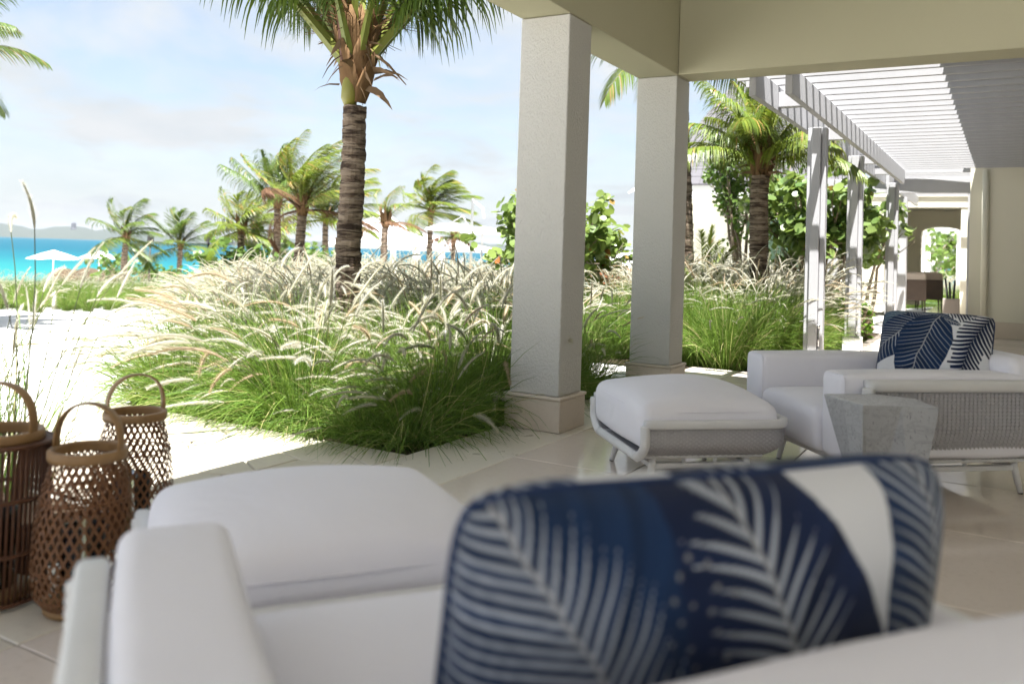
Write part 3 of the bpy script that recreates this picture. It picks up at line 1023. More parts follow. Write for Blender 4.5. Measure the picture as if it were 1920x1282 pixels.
f1 = Vector((math.cos(F1), math.sin(F1), 0)); l1 = Vector((-math.sin(F1), math.cos(F1), 0))
W1 = 1.20
c1 = Vector((-1.40, .99, 0)) + FWD * .055 - f1 * .5 - l1 * (W1 / 2)
ch1 = armchair(c1, F1, W1, 'large blurred white armchair seen from behind in front of the viewer', 80)
o1 = c1 + f1 * (.5 + .20 + .40) + l1 * .10
ottoman(o1, F1, .80, .86, 'blurred white ottoman in front of the nearest armchair', 90)

# ------------------------------------------------------------------ palm-print cushions
def print_colour(u, v, leaves, base, dots=()):
    """flat textile print. leaf = (x, y, heading, length, width, bend, leaflets, white_left, reach_left, white_right, reach_right, comb, colour)"""
    base = np.array(base)
    col = np.tile(base, (len(u), 1))
    wob = .004 * np.sin(41 * u + 17 * v) + .003 * np.sin(67 * v - 23 * u)
    for (x0, y0, ang, ln, wd, bend, ns, wl, ql, wr, qr, comb, lc) in leaves:
        dx, dy = u - x0, v - y0
        ca, sa = math.cos(ang), math.sin(ang)
        s = (dx * ca + dy * sa) / ln
        t = (-dx * sa + dy * ca) - bend * (s * ln) ** 2 + wob * .6
        sc = np.clip(s, 0, 1)
        prof = wd * np.power(np.clip(np.sin(np.pi * np.power(sc, .7)), 0, 1), .7)
        at_ = np.abs(t)
        q = at_ / np.maximum(prof, 1e-6)
        inside = (s > 0) & (s < 1) & (q < 1)
        left = t > 0
        ph = (s * ln - .85 * at_ * (1 - .25 * q)) * ns / ln + .5 * left
        cell = np.floor(ph)
        fr = ph - cell
        gap = np.abs(fr - .5) * 2
        rr = np.sin(cell * 12.9898 + left * 4.1) * 43758.5453
        rr = rr - np.floor(rr)
        w = np.where(left, wl, wr); reach = np.where(left, ql, qr) * (.65 + .6 * rr)
        if comb:
            white = gap > 1 - w * (.25 + .9 * q)
            inside = inside & (q < 1 - .3 * rr)
        else:
            white = gap > 1 - w * np.power(np.clip(1 - q / np.maximum(reach, 1e-3), 0, 1), .6)
        soft_ = (.7 + .4 * rr)[:, None] * (.9 + .25 * np.clip(q, 0, 1))[:, None]
        c = np.array(lc)[None, :] * soft_
        wcol = base[None, :] * (1.0 if comb else (.40 + .35 * rr)[:, None]) * np.array((.92, .98, 1.06) if not comb else (1, 1, 1))[None, :]
        edge = np.clip((gap - (1 - (w * (.25 + .9 * q) if comb else w * np.power(np.clip(1 - q / np.maximum(reach, 1e-3), 0, 1), .6)))) / .16, 0, 1)[:, None]
        col = np.where(inside[:, None], c * (1 - edge) + wcol * edge, col)
        rib = inside & (at_ < .0028) & (not comb)
        col = np.where(rib[:, None], base[None, :] * .5, col)
    for (x, y, r) in dots:
        m = ((u - x) ** 2 + (v - y) ** 2) < r * r
        col = np.where(m[:, None], base[None, :] * .30, col)
    return col
def cushion(name, label, w, h, thick, leaves, base, nx, ny, M4, dots=()):
    v = []; f = []; cu = []; cv = []
    for side in (1, -1):
        for j in range(ny + 1):
            for i in range(nx + 1):
                a, b = -1 + 2 * i / nx, -1 + 2 * j / ny
                X = a * w / 2 * (1 - .02 * (1 - b * b) * abs(a) ** 3)
                Y = b * h / 2 * (1 - .03 * (1 - a * a) * abs(b) ** 3)
                e = max(0.0, (1 - abs(a) ** 3.2)) ** .48 * max(0.0, (1 - abs(b) ** 3.2)) ** .48
                wr = 1 + .05 * math.sin(5 * a + 3 * b) * math.sin(4 * b - 2 * a)
                cr = (abs(a * b)) ** 7
                X *= 1 - .055 * cr; Y *= 1 - .075 * cr
                Z = side * thick / 2 * e * wr
                Z += .006 * math.sin(9 * a + 4 * b * b) * (abs(a) ** 2) * (1 - abs(a))
                v.append((X, Y, Z)); cu.append(a * w / 2 * (1 if side > 0 else -1)); cv.append(b * h / 2)
    n1 = (nx + 1) * (ny + 1)
    for j in range(ny):
        for i in range(nx):
            q = (j * (nx + 1) + i, j * (nx + 1) + i + 1, (j + 1) * (nx + 1) + i + 1, (j + 1) * (nx + 1) + i)
            f.append(q); f.append(tuple(n1 + k for k in reversed(q)))
    root = thing(name, label, 'cushion', (0, 0, 0), 0, 'navy palm print cushions')
    root.matrix_world = M4
    b = MB().add(v, f)
    me = b.mesh('cover', M['print'], True)
    col = print_colour(np.array(cu), np.array(cv), leaves, base, dots)
    at_ = me.color_attributes.new('print', 'FLOAT_COLOR', 'POINT')
    at_.data.foreach_set('color', np.concatenate([col, np.ones((len(col), 1))], 1).astype(np.float32).ravel())
    link('cover', me, root)
    pts = []
    for (ax, bx, ay, by) in ((-1, 1, -1, -1), (1, 1, -1, 1), (1, -1, 1, 1), (-1, -1, 1, -1)):
        for k in range(14):
            a = ax + (bx - ax) * k / 14; bb = ay + (by - ay) * k / 14
            cr = (abs(a * bb)) ** 7
            pts.append((a * w / 2 * (1 - .02 * (1 - bb * bb) * abs(a) ** 3) * (1 - .055 * cr) * 1.003, bb * h / 2 * (1 - .03 * (1 - a * a) * abs(bb) ** 3) * (1 - .075 * cr) * 1.003, .006 * math.sin(9 * a + 4 * bb * bb) * (abs(a) ** 2) * (1 - abs(a))))
    pts.append(pts[0])
    MB().tube(pts, .0045, 6, cap=False).build('piping', M['navy'], root, True)
    return root
t_ = NT('print')
ca_ = t_.n('ShaderNodeVertexColor', layer_name='print')
co_ = t_.coord('Object')
t_.principled(ca_.outputs['Color'], .85, t_.bump(t_.noise(420, 2, .5, co_), .15, .001, t_.bump(t_.noise(6, 3, .5, co_), .3, .02)), .2, sheen=.1)
M['print'] = t_.mat
simple('navy', (.008, .02, .07), (.012, .035, .11), 8, .8)
NAVY, NAVY2, TEAL = (.005, .013, .046), (.007, .024, .072), (.016, .066, .120)
WHITE_P = (.62, .63, .66)
def frame4(origin, xdir, ydir):
    x = Vector(xdir).normalized()
    y = Vector(ydir)
    y = (y - x * y.dot(x)).normalized()
    z = x.cross(y)
    return Matrix(((x.x, y.x, z.x, origin[0]), (x.y, y.y, z.y, origin[1]), (x.z, y.z, z.z, origin[2]), (0, 0, 0, 1)))
R_ = math.radians
UPV_ = Vector((0, 0, 1))
# cushion on the far armchair, leaning on the backrest
leaves2 = [(-.10, .26, R_(-122), .40, .12, .3, 24, .42, 1.3, .42, 1.3, False, TEAL), (-.06, .15, R_(-135), .50, .11, -.25, 24, .36, 1.4, .36, 1.4, False, NAVY2),
           (-.16, .20, R_(-9), .30, .055, -.5, 20, .40, 1.2, .40, 1.2, False, NAVY2), (.05, .215, R_(-9), .34, .075, .0, 20, .60, 1, .60, 1, True, NAVY),
           (.275, .20, R_(-121), .56, .105, .55, 22, .55, 1, .62, 1, True, NAVY), (.02, .165, R_(-112), .52, .135, .25, 20, .26, 1.5, .26, 1.5, False, NAVY2)]
cpos = atD(1752, 652, 4.72)
cushion('cushion', 'square white cushion with navy palm leaf print on the far armchair', .56, .43, .17, leaves2, WHITE_P, 240, 200,
        frame4(cpos, RGT * .82 - FWD * .57, UPV_ + (RGT * .57 + FWD * .82) * .62))
# large blurred cushion against the back of the near armchair
cpos1 = c1 - f1 * .24 - l1 * .17 + Vector((0, 0, .582))
leaves1 = [(-.26, -.34, R_(118), .52, .17, .1, 26, .50, 1.4, .50, 1.2, False, TEAL), (-.06, -.42, R_(91), .90, .215, .0, 46, .30, .9, .26, 1.2, False, NAVY), (.335, -.60, R_(91), 1.3, .125, .0, 60, .46, 1.3, .46, 1.3, False, NAVY2),
           (-.06, -.12, R_(129), .60, .27, -.05, 27, .54, 1.6, .5, .38, False, NAVY2),
           (.15, -.22, R_(109), .74, .155, .05, 26, .56, .80, .50, .60, False, NAVY)]
dots1 = [(-.150 + .026 * i + .010 * (j % 2), .240 - .026 * j - .008 * i, .0042 - .0003 * j) for i in range(4) for j in range(7) if (i * 5 + j * 3) % 7 > 1]
cushion('cushion', 'large blurred white cushion with broad navy palm leaves on the nearest armchair', .80, .58, .27, leaves1, WHITE_P, 300, 220,
        frame4(cpos1, -l1, Vector((0, 0, 1)) - f1 * .22), dots1)

# ------------------------------------------------------------------ faceted stone side table
def side_table():
    t = thing('side_table', 'faceted grey cast stone side table in front of the far armchair', 'side table', (-.50, 4.15, 0))
    c = Vector((-.50, 4.15, 0))
    def p(px, py, z):
        return at(px, py, z) - c
    z1 = .545
    top = [p(1545, 738, z1), p(1580, 748.5, z1), p(1618, 759, z1), p(1691, 761, z1), p(1761, 764.8, z1), p(1716, 747, z1), p(1640, 738.5, z1)]
    ctr = sum(top, Vector()) / len(top)
    k = [.30, .50, .74, .80, .62, .55, .40]
    bot = []
    for q, s in zip(top, k):
        d = q - ctr
        bot.append(Vector((ctr.x + d.x * s, ctr.y + d.y * s, .0)))
    bot[1] = bot[1] + RGT * .02 + FWD * .03
    bot[2] = bot[2] - RGT * .02 - FWD * .02
    bot[3] = bot[3] - RGT * .07 + FWD * .07
    bot[4] = bot[4] - RGT * .03 - FWD * .06
    n = len(top)
    v = [q + Vector((0, 0, -.004)) for q in top] + bot + [ctr + (q - ctr) * .985 for q in top]
    f = [tuple(range(2 * n, 3 * n)), tuple(reversed(range(n, 2 * n)))]
    for i in range(n):
        j = (i + 1) % n
        f.append((i, n + i, n + j, j)); f.append((i, j, 2 * n + j, 2 * n + i))
    b = MB().add(v, f)
    me = b.mesh('body', M['cast_stone'])
    link('body', me, t)
side_table()

# ------------------------------------------------------------------ lanterns
def lantern(loc, s, label, seed, kind='lattice', hang=0.0):
    t = thing('lantern', label, 'lantern', (loc[0], loc[1], 0), hang, 'bamboo lanterns')
    r = random.Random(seed)
    if kind == 'lattice':
        prof = [(.10, .02), (.128, .05), (.142, .12), (.143, .20), (.136, .29), (.122, .37), (.106, .43), (.098, .455)]
    else:
        prof = [(.138, .02), (.14, .1), (.14, .3), (.14, .445), (.14, .45)]
    prof = [(a * s, z * s) for a, z in prof]
    def rad(z):
        for (r0, z0), (r1, z1) in zip(prof, prof[1:]):
            if z <= z1:
                tt = (z - z0) / (z1 - z0)
                return r0 + (r1 - r0) * max(0, tt)
        return prof[-1][0]
    z0, z1 = prof[0][1], prof[-1][1]
    b = MB()
    if kind == 'lattice':
        N = 34
        for fam in (1, -1):
            for k in range(N):
                pts = []; nr = []
                for q in range(29):
                    u = q / 28
                    z = z0 + (z1 - z0) * u
                    a = 2 * math.pi * k / N + fam * 1.75 * u + r.uniform(-.006, .006)
                    rr = rad(z) + (.0016 if (q + k) % 2 else -.0016) * fam * s
                    pts.append(Vector((rr * math.cos(a), rr * math.sin(a), z)))
                    nr.append(Vector((math.cos(a), math.sin(a), 0)))
                b.ribbon(pts, .0075 * s, nr)
        for z in (.06, .14, .34):
            pts = [(rad(z * s) * math.cos(a), rad(z * s) * math.sin(a), z * s) for a in [2 * math.pi * k / 40 for k in range(41)]]
            b.tube(pts, .003 * s, 5, cap=False)
        b.build('lattice', M['bamboo'], t, False, kind='stuff')
        rim_r = .102 * s
    else:
        for k in range(58):
            a = 2 * math.pi * k / 58
            rr = .14 * s
            b.tube([(rr * math.cos(a), rr * math.sin(a), .01 * s), (rr * 1.004 * math.cos(a + .01), rr * 1.004 * math.sin(a + .01), .23 * s), (rr * math.cos(a), rr * math.sin(a), .452 * s)], .0042 * s, 5)
        b.build('rods', M['cane_dark'], t, True, kind='stuff')
        for z in (.015, .15, .30, .45):
            pts = [(.1465 * s * math.cos(a), .1465 * s * math.sin(a), z * s) for a in [2 * math.pi * k / 40 for k in range(41)]]
            MB().tube(pts, .0065 * s, 6, cap=False).build('hoop', M['cane_dark'], t, True)
        rim_r = .112 * s
        MB().lathe([(.145 * s, .452 * s), (.112 * s, .456 * s), (.112 * s, .448 * s)], 36).build('top_plate', M['cane_dark'], t, True)
    zb = .452 * s
    MB().lathe([(rim_r - .008 * s, zb), (rim_r + .008 * s, zb), (rim_r + .010 * s, zb + .008 * s), (rim_r + .010 * s, zb + .026 * s), (rim_r + .006 * s, zb + .031 * s), (rim_r - .006 * s, zb + .031 * s), (rim_r - .008 * s, zb + .02 * s), (rim_r - .008 * s, zb)], 40).build('rim', M['bamboo_pale'], t, True)
    MB().lathe([(.0, .004), (.095 * s, .004), (.104 * s, .006), (.106 * s, .02 * s), (.10 * s, .03 * s), (0, .03 * s)], 36).build('base_ring', M['bamboo_pale'], t, True)
    hp = []; nr = []
    for k in range(19):
        a = math.pi * k / 18
        hp.append(Vector((rim_r * 1.02 * math.cos(a) * (1 + .08 * math.sin(a)), 0, zb + .015 * s + .15 * s * math.sin(a) ** .75)))
    hb = MB()
    hb.tube(hp, .0038 * s, 8, flat=4.6, up=(0, 1, 0), sq=.6)
    hb.build('handle', M['bamboo_pale'], t, True)
    MB().lathe([(.0, .035 * s), (.062 * s, .035 * s), (.062 * s, .25 * s), (.058 * s, .25 * s), (.058 * s, .04 * s), (0, .04 * s)], 28).build('glass_cup', M['glass'], t, True)
    MB().lathe([(.0, .042 * s), (.046 * s, .042 * s), (.046 * s, .18 * s), (.04 * s, .185 * s), (0, .183 * s)], 24).tube([(0, 0, .182 * s), (.001, 0, .20 * s)], .0015 * s, 5).build('candle', M['candle'], t, True)
    return t
q = at(152, 1140); lantern(q, 1.03, 'middle lantern of woven bamboo lattice, its handle tilted over the rim', 1, 'lattice', R_(24))
q = at(243, 1015); lantern((q.x, q.y), 1.03, 'farther lattice lantern standing behind the middle one near the path', 2, 'lattice', R_(75))
q = at(-18, 1118); lantern((q.x, q.y), 1.10, 'cylindrical lantern of upright cane rods cut by the left edge', 3, 'rods', R_(20))

# ------------------------------------------------------------------ dining chairs and umbrella stand far down the walk
def dining_chair(x, y, label):
    t = thing('dining_chair', label, 'chair', (x, y, 0), R_(10), 'dining chairs in the pavilion')
    soft('backrest', -.30, .30, -.30, -.19, .40, .98, .05, M['taupe_cloth'], t, .02, .004, 5, .01, 6)
    MB().box(-.31, .31, -.335, -.305, .28, .80, .01).build('back_frame', M['dark_wood'], t)
    soft('seat', -.30, .30, -.19, .32, .30, .46, .05, M['taupe_cloth'], t, .03, .004, 6, .01, 6)
    for sx in (-.27, .27):
        MB().tube([(sx, -.29, .30), (sx * 1.05, -.31, 0)], [.022, .016], 6).build('leg', M['dark_wood'], t)
        MB().tube([(sx, .27, .30), (sx * 1.05, .30, 0)], [.022, .016], 6).build('leg', M['dark_wood'], t)
        MB().box(sx - .03, sx + .03, -.30, .30, .56, .61, .01).build('armrest', M['dark_wood'], t)
dining_chair(-2.15, 24.1, 'nearer dark wood dining chair with taupe padded back in the pavilion walk')
dining_chair(-1.86, 25.4, 'farther dark wood dining chair with taupe padded back beside the pool')
dining_chair(-2.75, 24.6, 'dining chair half hidden behind the last pergola post')
us = thing('umbrella_stand', 'tall dark box holding rolled umbrellas at the corner of the end wall', 'stand', (-.84, 16.2, 0))
MB().box(-.12, .12, -.12, .12, 0.0, .62, .006).build('bin', M['dark_wood'], us)
MB().box(-.123, .123, -.123, .123, .34, .622, .004).build('panel', M['taupe_cloth'], us)
for k, (dx, dz, lb) in enumerate(((-.06, .96, 'tallest rolled dark umbrella in the stand by the end wall'), (-.02, .90, 'shortest rolled dark umbrella in the stand by the end wall'), (.03, .93, 'rolled dark umbrella nearest the end wall in the stand'))):
    MB().tube([(-.84 + dx * .3, 16.2 + .02 * k, .3), (-.84 + dx * 1.6, 16.2 + .02 * k, dz)], [.022, .016], 8).build('rolled_umbrella', M['black_metal'], None, True, label=lb, category='umbrella', group='rolled umbrellas')

# ------------------------------------------------------------------ palms
UPV = Vector((0, 0, 1))
def frond_mesh(name, d0, length, droop, wind, nleaf, leaflen, leafw, hang, seed, mats, petiole=.16, dry=0.0, lift=0.0, stiff=.0, segs=16, droop_pow=1.0):
    """one feather leaf: arching rachis and two rows of hanging leaflets. Starts at the origin."""
    r = random.Random(seed)
    b = MB()
    p = Vector((0, 0, 0)); d = Vector(d0).normalized()
    pts = [p.copy()]; dirs = [d.copy()]
    w = Vector(wind)
    for i in range(segs):
        s = (i + 1) / segs
        d = (d + Vector((0, 0, -1)) * (droop * s ** droop_pow / segs * 2) + w * (s / segs * 2)).normalized()
        p = p + d * (length / segs)
        pts.append(p.copy()); dirs.append(d.copy())
    rad = [max(.0025, (.040 * (1 - s) ** 1.8 + .005) * length / 2.4) for s in [k / segs for k in range(segs + 1)]]
    b.tube(pts, rad, 5, 1, r.uniform(.1, .6))
    def P(s):
        x = s * segs
        i = min(segs - 1, int(x)); t = x - i
        return pts[i].lerp(pts[i + 1], t), dirs[i].lerp(dirs[i + 1], t).normalized()
    for side in (-1, 1):
        for k in range(nleaf):
            s = petiole + (1 - petiole) * (k + r.uniform(0, .9)) / nleaf
            c, t = P(min(s, .999))
            lat = t.cross(UPV)
            lat = lat.normalized() if lat.length > .05 else t.orthogonal().normalized()
            e = (s - petiole) / (1 - petiole)
            L = leaflen * (math.sin(math.pi * min(1, .16 + .84 * e) ** .8) ** .6 * .85 + .15) * r.uniform(.85, 1.1)
            ld = (lat * side * (1.0 - .45 * e) + t * (.35 + .7 * e) + UPV * (.25 * (1 - e) + lift)).normalized()
            q = c.copy()
            m = 4
            lp = [q.copy()]
            hg = hang * r.uniform(.75, 1.25)
            for j in range(m):
                ld = (ld + Vector((0, 0, -1)) * hg * (.55 + .5 * j) / m * 2 + w * 1.6 * (j + 1) / m / 2).normalized()
                q = q + ld * (L / m)
                lp.append(q.copy())
            wd = leafw * r.uniform(.8, 1.15)
            nn = (lat * side * .5 + UPV + t * .2).normalized()
            tint = r.random() * (.9 if dry < r.random() else 1.0)
            if r.random() < dry:
                tint = .97
            b.ribbon(lp, [wd * .7, wd, wd * .9, wd * .55, wd * .06], nn, 0, tint)
    return b.mesh(name, mats, False)
def trunk_mesh(pts, r0, r1, seed, ring=.085, flare=1.35):
    """ringed palm stem with uneven leaf scars"""
    r = random.Random(seed)
    pts = [Vector(p) for p in pts]
    tot = sum((b - a).length for a, b in zip(pts, pts[1:]))
    n = max(6, int(tot / ring))
    v = []; f = []
    K = 18
    def P(s):
        x = s * (len(pts) - 1)
        i = min(len(pts) - 2, int(x))
        return pts[i].lerp(pts[i + 1], x - i)
    rows = 0
    for i in range(n):
        off = [r.uniform(-.012, .012) for _ in range(3)]
        ph = r.uniform(0, 6.28)
        for k, (ds, m) in enumerate(((.0, .93), (.12, 1.0), (.80, 1.03), (.97, 1.05))):
            s = min(1, (i + ds + (.28 * math.sin(i * 2.7 + seed) if 0 < i < n - 1 else 0)) / n)
            c = P(s)
            rr = (r0 + (r1 - r0) * s) * m * (1 + (flare - 1) * max(0, 1 - s * 7) ** 2)
            for q in range(K):
                a = 2 * math.pi * q / K
                jit = 1 + .035 * math.sin(3 * a + ph) * (m > .95) + r.uniform(-.022, .022) * (k >= 2)
                v.append((c.x + rr * jit * math.cos(a), c.y + rr * jit * math.sin(a), c.z + (.25 * ring * math.sin(a + ph) + .2 * ring * math.sin(2 * a + ph * 2)) * (1 if 0 < i < n - 1 else 0) + (r.uniform(-.006, .006) if k == 3 else 0)))
            rows += 1
    for i in range(rows - 1):
        for q in range(K):
            q2 = (q + 1) % K
            f.append((i * K + q, i * K + q2, (i + 1) * K + q2, (i + 1) * K + q))
    return MB().add(v, f)
def palm(base, top, label, nf, flen, wind=(0, 0, 0), seed=0, r0=.13, r1=.10, mats='palm_leaf', dead=0, droop=.9, hang=.5, nleaf=34, leaflen=.62, leafw=.032, elev=(.15, 1.25), dry=.06, name='coconut_palm', ring=.09, husk=True, azs=None):
    r = random.Random(seed)
    base = Vector(base); top = Vector(top)
    t = thing(name, label, 'palm tree', base)
    h = top - base
    pts = [h * (k / 6) + Vector((math.sin(k * .9 + seed) * .02, math.cos(k * 1.1 + seed) * .02, 0)) * (1 if 0 < k < 6 else 0) for k in range(7)]
    trunk_mesh(pts, r0, r1, seed, ring).build('trunk', M['palm_bark'], t, False)
    if husk:
        hb = MB()
        for k in range(13):
            a = k * 2.4 + r.random()
            d = Vector((math.cos(a), math.sin(a), 0))
            p0 = h + d * r1 * .45 + UPV * (.02 * k - .06)
            hb.tube([p0, p0 + d * r1 * .35 + UPV * .14, p0 + d * r1 * (.8 + .5 * r.random()) + UPV * (.28 + .1 * r.random()), p0 + d * r1 * 1.5 + UPV * .5], [r1 * .55, r1 * .62, r1 * .38, .008], 6, 0, flat=.6)
        hb.build('fibre_husk', M['husk'], t, True)
        sb = MB()
        for k in range(9):
            a = r.uniform(0, 6.28)
            d = Vector((math.cos(a), math.sin(a), 0))
            p0 = h + d * r1 * .9 + UPV * r.uniform(.0, .3)
            l = r.uniform(.12, .3)
            dd = (d + Vector((r.uniform(-.5, .5), r.uniform(-.5, .5), r.uniform(-.7, .5)))).normalized()
            sb.ribbon([p0, p0 + dd * l * .5, p0 + dd * l - UPV * l * .25], [r1 * .7, r1 * .5, .004], Vector((r.uniform(-1, 1), r.uniform(-1, 1), .4)))
        sb.build('torn_sheath', M['husk_pale'], t, False)
    for k in range(nf):
        az = (azs[k] if azs else k * 2.39996 + r.uniform(-.3, .3))
        u = k / max(1, nf - 1)
        el = elev[1] + (elev[0] - elev[1]) * u + r.uniform(-.1, .1)
        if k >= nf - dead:
            el = r.uniform(-.1, .5)
        d0 = Vector((math.cos(az) * math.cos(el), math.sin(az) * math.cos(el), math.sin(el)))
        isdead = k >= nf - dead
        m = [M['palm_leaf_dead'], M['palm_leaf_dead']] if isdead else [M[mats], M['petiole']]
        me = frond_mesh('frond', d0, flen * r.uniform(.82, 1.1) * (1 - .15 * (1 - u)), droop * (.6 + .7 * u) * (1.3 if isdead else 1), wind, nleaf, leaflen * flen / 2.4, leafw * max(.8, flen / 2.4), hang * (1.5 if isdead else 1), seed * 100 + k, m, dry=dry)
        link('frond', me, t, h + UPV * (.12 + .1 * (1 - u)))
    return t

# main palm by the terrace: every visible piece of its crown base is built
mp_base = Vector((-5.045, 5.90, gnd(-5.08, 5.88) - .05))
mp_top = Vector((-5.035, 5.87, 2.39))
mp = thing('coconut_palm', 'tall near coconut palm rising from the fountain grass', 'palm tree', mp_base)
H = mp_top - mp_base
trunk_mesh([H * (k / 6) + Vector((.012 * math.sin(k * 1.7), .01 * math.cos(k), 0)) * (1 if 0 < k < 6 else 0) for k in range(7)], .118, .100, 4, .072, 1.3).build('trunk', M['palm_bark'], mp, False)
MB().tube([H + Vector((-.01, -.045, .005)), H + Vector((-.01, -.06, .07)), H + Vector((-.005, -.07, .16)), H + Vector((0, -.075, .32)), H + Vector((.004, -.085, .6)), H + Vector((.0, -.12, 1.1))], [.055, .076, .070, .046, .034, .03], 12).build('leaf_sheath', M['green_sheath'], mp, True)
MB().tube([H + Vector((-.02, -.155, .38)), H + Vector((-.025, -.165, .6)), H + Vector((-.03, -.19, .95)), H + Vector((-.03, -.22, 1.35))], [.022, .042, .046, .04], 8).build('spathe', M['dark_spathe'], mp, True)
rr_ = random.Random(77)
hk = MB()
for k in range(16):
    a = k * 2.4
    d = Vector((math.cos(a), math.sin(a), 0))
    z = .03 + .035 * k
    p0 = H + d * (.06 + .003 * k) + UPV * z
    hk.tube([p0, p0 + d * .03 + UPV * .12, p0 + d * (.07 + .03 * rr_.random()) + UPV * .28, p0 + d * .15 + UPV * .46], [.07, .10, .075, .01], 8, 0, flat=.30, up=d)
hk.build('fibre_husk', M['husk'], mp, True)
hk = MB()
for k in range(26):
    a = rr_.uniform(0, 6.28)
    d = Vector((math.cos(a), math.sin(a), 0))
    p0 = H + d * rr_.uniform(.11, .19) + UPV * rr_.uniform(.12, .6)
    dd = (d + Vector((rr_.uniform(-.6, .6), rr_.uniform(-.6, .6), rr_.uniform(-.9, .3)))).normalized()
    l = rr_.uniform(.12, .34)
    w0 = rr_.uniform(.015, .07)
    hk.ribbon([p0, p0 + dd * l * .4, p0 + dd * l * .75 - UPV * l * .12, p0 + dd * l - UPV * l * .3], [w0, w0 * .9, w0 * .5, .003], Vector((rr_.uniform(-1, 1), rr_.uniform(-1, 1), .4)))
hk.build('torn_sheath', M['husk_pale'], mp, False)
tw_ = MB()
for k in range(150):
    a = rr_.uniform(0, 6.28); d = Vector((math.cos(a), math.sin(a), 0))
    p0 = H + d * rr_.uniform(.05, .16) + UPV * rr_.uniform(.55, .8)
    dd = (d * rr_.uniform(.3, 1) + UPV * rr_.uniform(.0, 1.1)).normalized()
    l = rr_.uniform(.15, .5)
    tw_.tube([p0, p0 + dd * l * .5, p0 + dd * l + Vector((rr_.uniform(-.05, .05), rr_.uniform(-.05, .05), -.05))], [.006, .004, .002], 4)
tw_.build('flower_stalks', M['husk'], mp, False)
dead_st = MB()
q0 = H + RGT * .08 - FWD * .09 + UPV * .52
dead_st.tube([q0, q0 + RGT * .22 - UPV * .16, q0 + RGT * .38 - UPV * .33], [.017, .012, .004], 6)
q0 = H + RGT * .10 - FWD * .05 + UPV * .16
dead_st.ribbon([q0, q0 + RGT * .08 - UPV * .02, q0 + RGT * .14 - UPV * .05, q0 + RGT * .2 - UPV * .12], [.05, .07, .045, .004], (FWD * -1 + UPV * .3).normalized())
q0 = H - RGT * .11 + UPV * .5
dead_st.ribbon([q0, q0 - RGT * .02 - UPV * .12, q0 - RGT * .015 - UPV * .28], [.06, .05, .01], FWD * -1)
dead_st.build('dry_stalk', M['husk_pale'], mp, False)
def mfrond(az, el, ln, droop, seed, hang=1.1, nleaf=78, leaflen=.80, leafw=.030, mats='palm_leaf', zo=.35, dp=1.0, dry=.02):
    d = (RGT * math.cos(az) + FWD * math.sin(az)) * math.cos(el) + UPV * math.sin(el)
    me = frond_mesh('frond', d, ln, droop, (0, 0, 0), nleaf, leaflen, leafw, hang, seed, [M[mats], M['petiole']], .22, dry, 0, 0, 22, dp)
    o = link('frond', me, mp, H + (RGT * math.cos(az) + FWD * math.sin(az)) * .07 + UPV * zo)
for (az, el, ln, dr, sd) in ((R_(10), .92, 2.9, .95, 1), (R_(-22), .80, 2.6, 1.0, 2), (R_(40), 1.05, 2.7, 1.0, 3), (R_(174), .95, 3.1, .92, 4), (R_(205), .82, 2.9, .95, 5), (R_(150), 1.05, 3.0, .95, 6),
                         (R_(-62), 1.05, 2.4, .9, 7), (R_(-110), 1.1, 2.5, .85, 8), (R_(95), 1.1, 2.7, .9, 9), (R_(70), .9, 2.6, .9, 10), (R_(120), .9, 2.6, .9, 11), (R_(-5), 1.3, 2.7, .8, 12), (R_(190), 1.3, 2.7, .8, 13), (R_(-90), 1.4, 2.4, .6, 14)):
    mfrond(az, el, ln, dr, sd)

WIND = RGT * 1.15 + Vector((0, 0, .05))
def far_palm(px_base, px_top, y_top, D, label, **kw):
    b = atD(px_base, 470, D); b.z = gnd(b.x, b.y) - .05
    tp = atD(px_top, y_top, D)
    return palm(b, tp, label, **kw)
far_palm(232, 236, 452, 38, 'wind bent palm standing nearest to the white beach parasols', nf=15, flen=2.1, wind=WIND * .8, seed=11, r0=.16, r1=.12, leafw=.05, nleaf=39, droop=.8, hang=.6, elev=(-.5, 1.5), leaflen=1.0)
far_palm(338, 338, 468, 40, 'low bushy palm with stiff fronds between sea and grass', nf=17, flen=2.1, wind=WIND * .5, seed=12, leafw=.055, nleaf=39, droop=.5, hang=.45, elev=(-.3, 1.45), leaflen=1.0)
far_palm(455, 452, 440, 27, 'young palm with an orange stem base', nf=17, flen=1.6, wind=WIND * .55, seed=13, mats='palm_leaf_yellow', leafw=.045, nleaf=39, droop=.6, hang=.6, elev=(-.4, 1.4), leaflen=.95)
far_palm(522, 520, 392, 24, 'upright green palm left of the near palm trunk', nf=19, flen=1.85, wind=WIND * .25, seed=14, leafw=.034, nleaf=52, droop=.4, hang=.85, elev=(.4, 1.55), r0=.12, r1=.09, leaflen=.9)
far_palm(556, 566, 405, 19, 'palm with browning fronds swept towards the near trunk', nf=18, flen=2.0, wind=WIND * .95, seed=15, mats='palm_leaf_yellow', dead=3, leafw=.028, nleaf=59, droop=.6, hang=.6, elev=(.3, 1.5), r0=.125, r1=.10, leaflen=.72, dry=.12)
far_palm(612, 610, 420, 31, 'yellow green palm partly behind the near trunk', nf=22, flen=2.4, wind=WIND * .5, seed=16, mats='palm_leaf_yellow', leafw=.05, nleaf=39, droop=.6, hang=.5, elev=(-.1, 1.3), leaflen=.9)
far_palm(718, 722, 428, 24, 'thin palm with dry brown fronds before the gazebo roof', nf=9, flen=1.4, wind=WIND * .8, seed=17, dead=4, leafw=.022, nleaf=44, droop=.7, hang=.6, elev=(.2, 1.5), r0=.11, r1=.09, leaflen=.55, dry=.3)
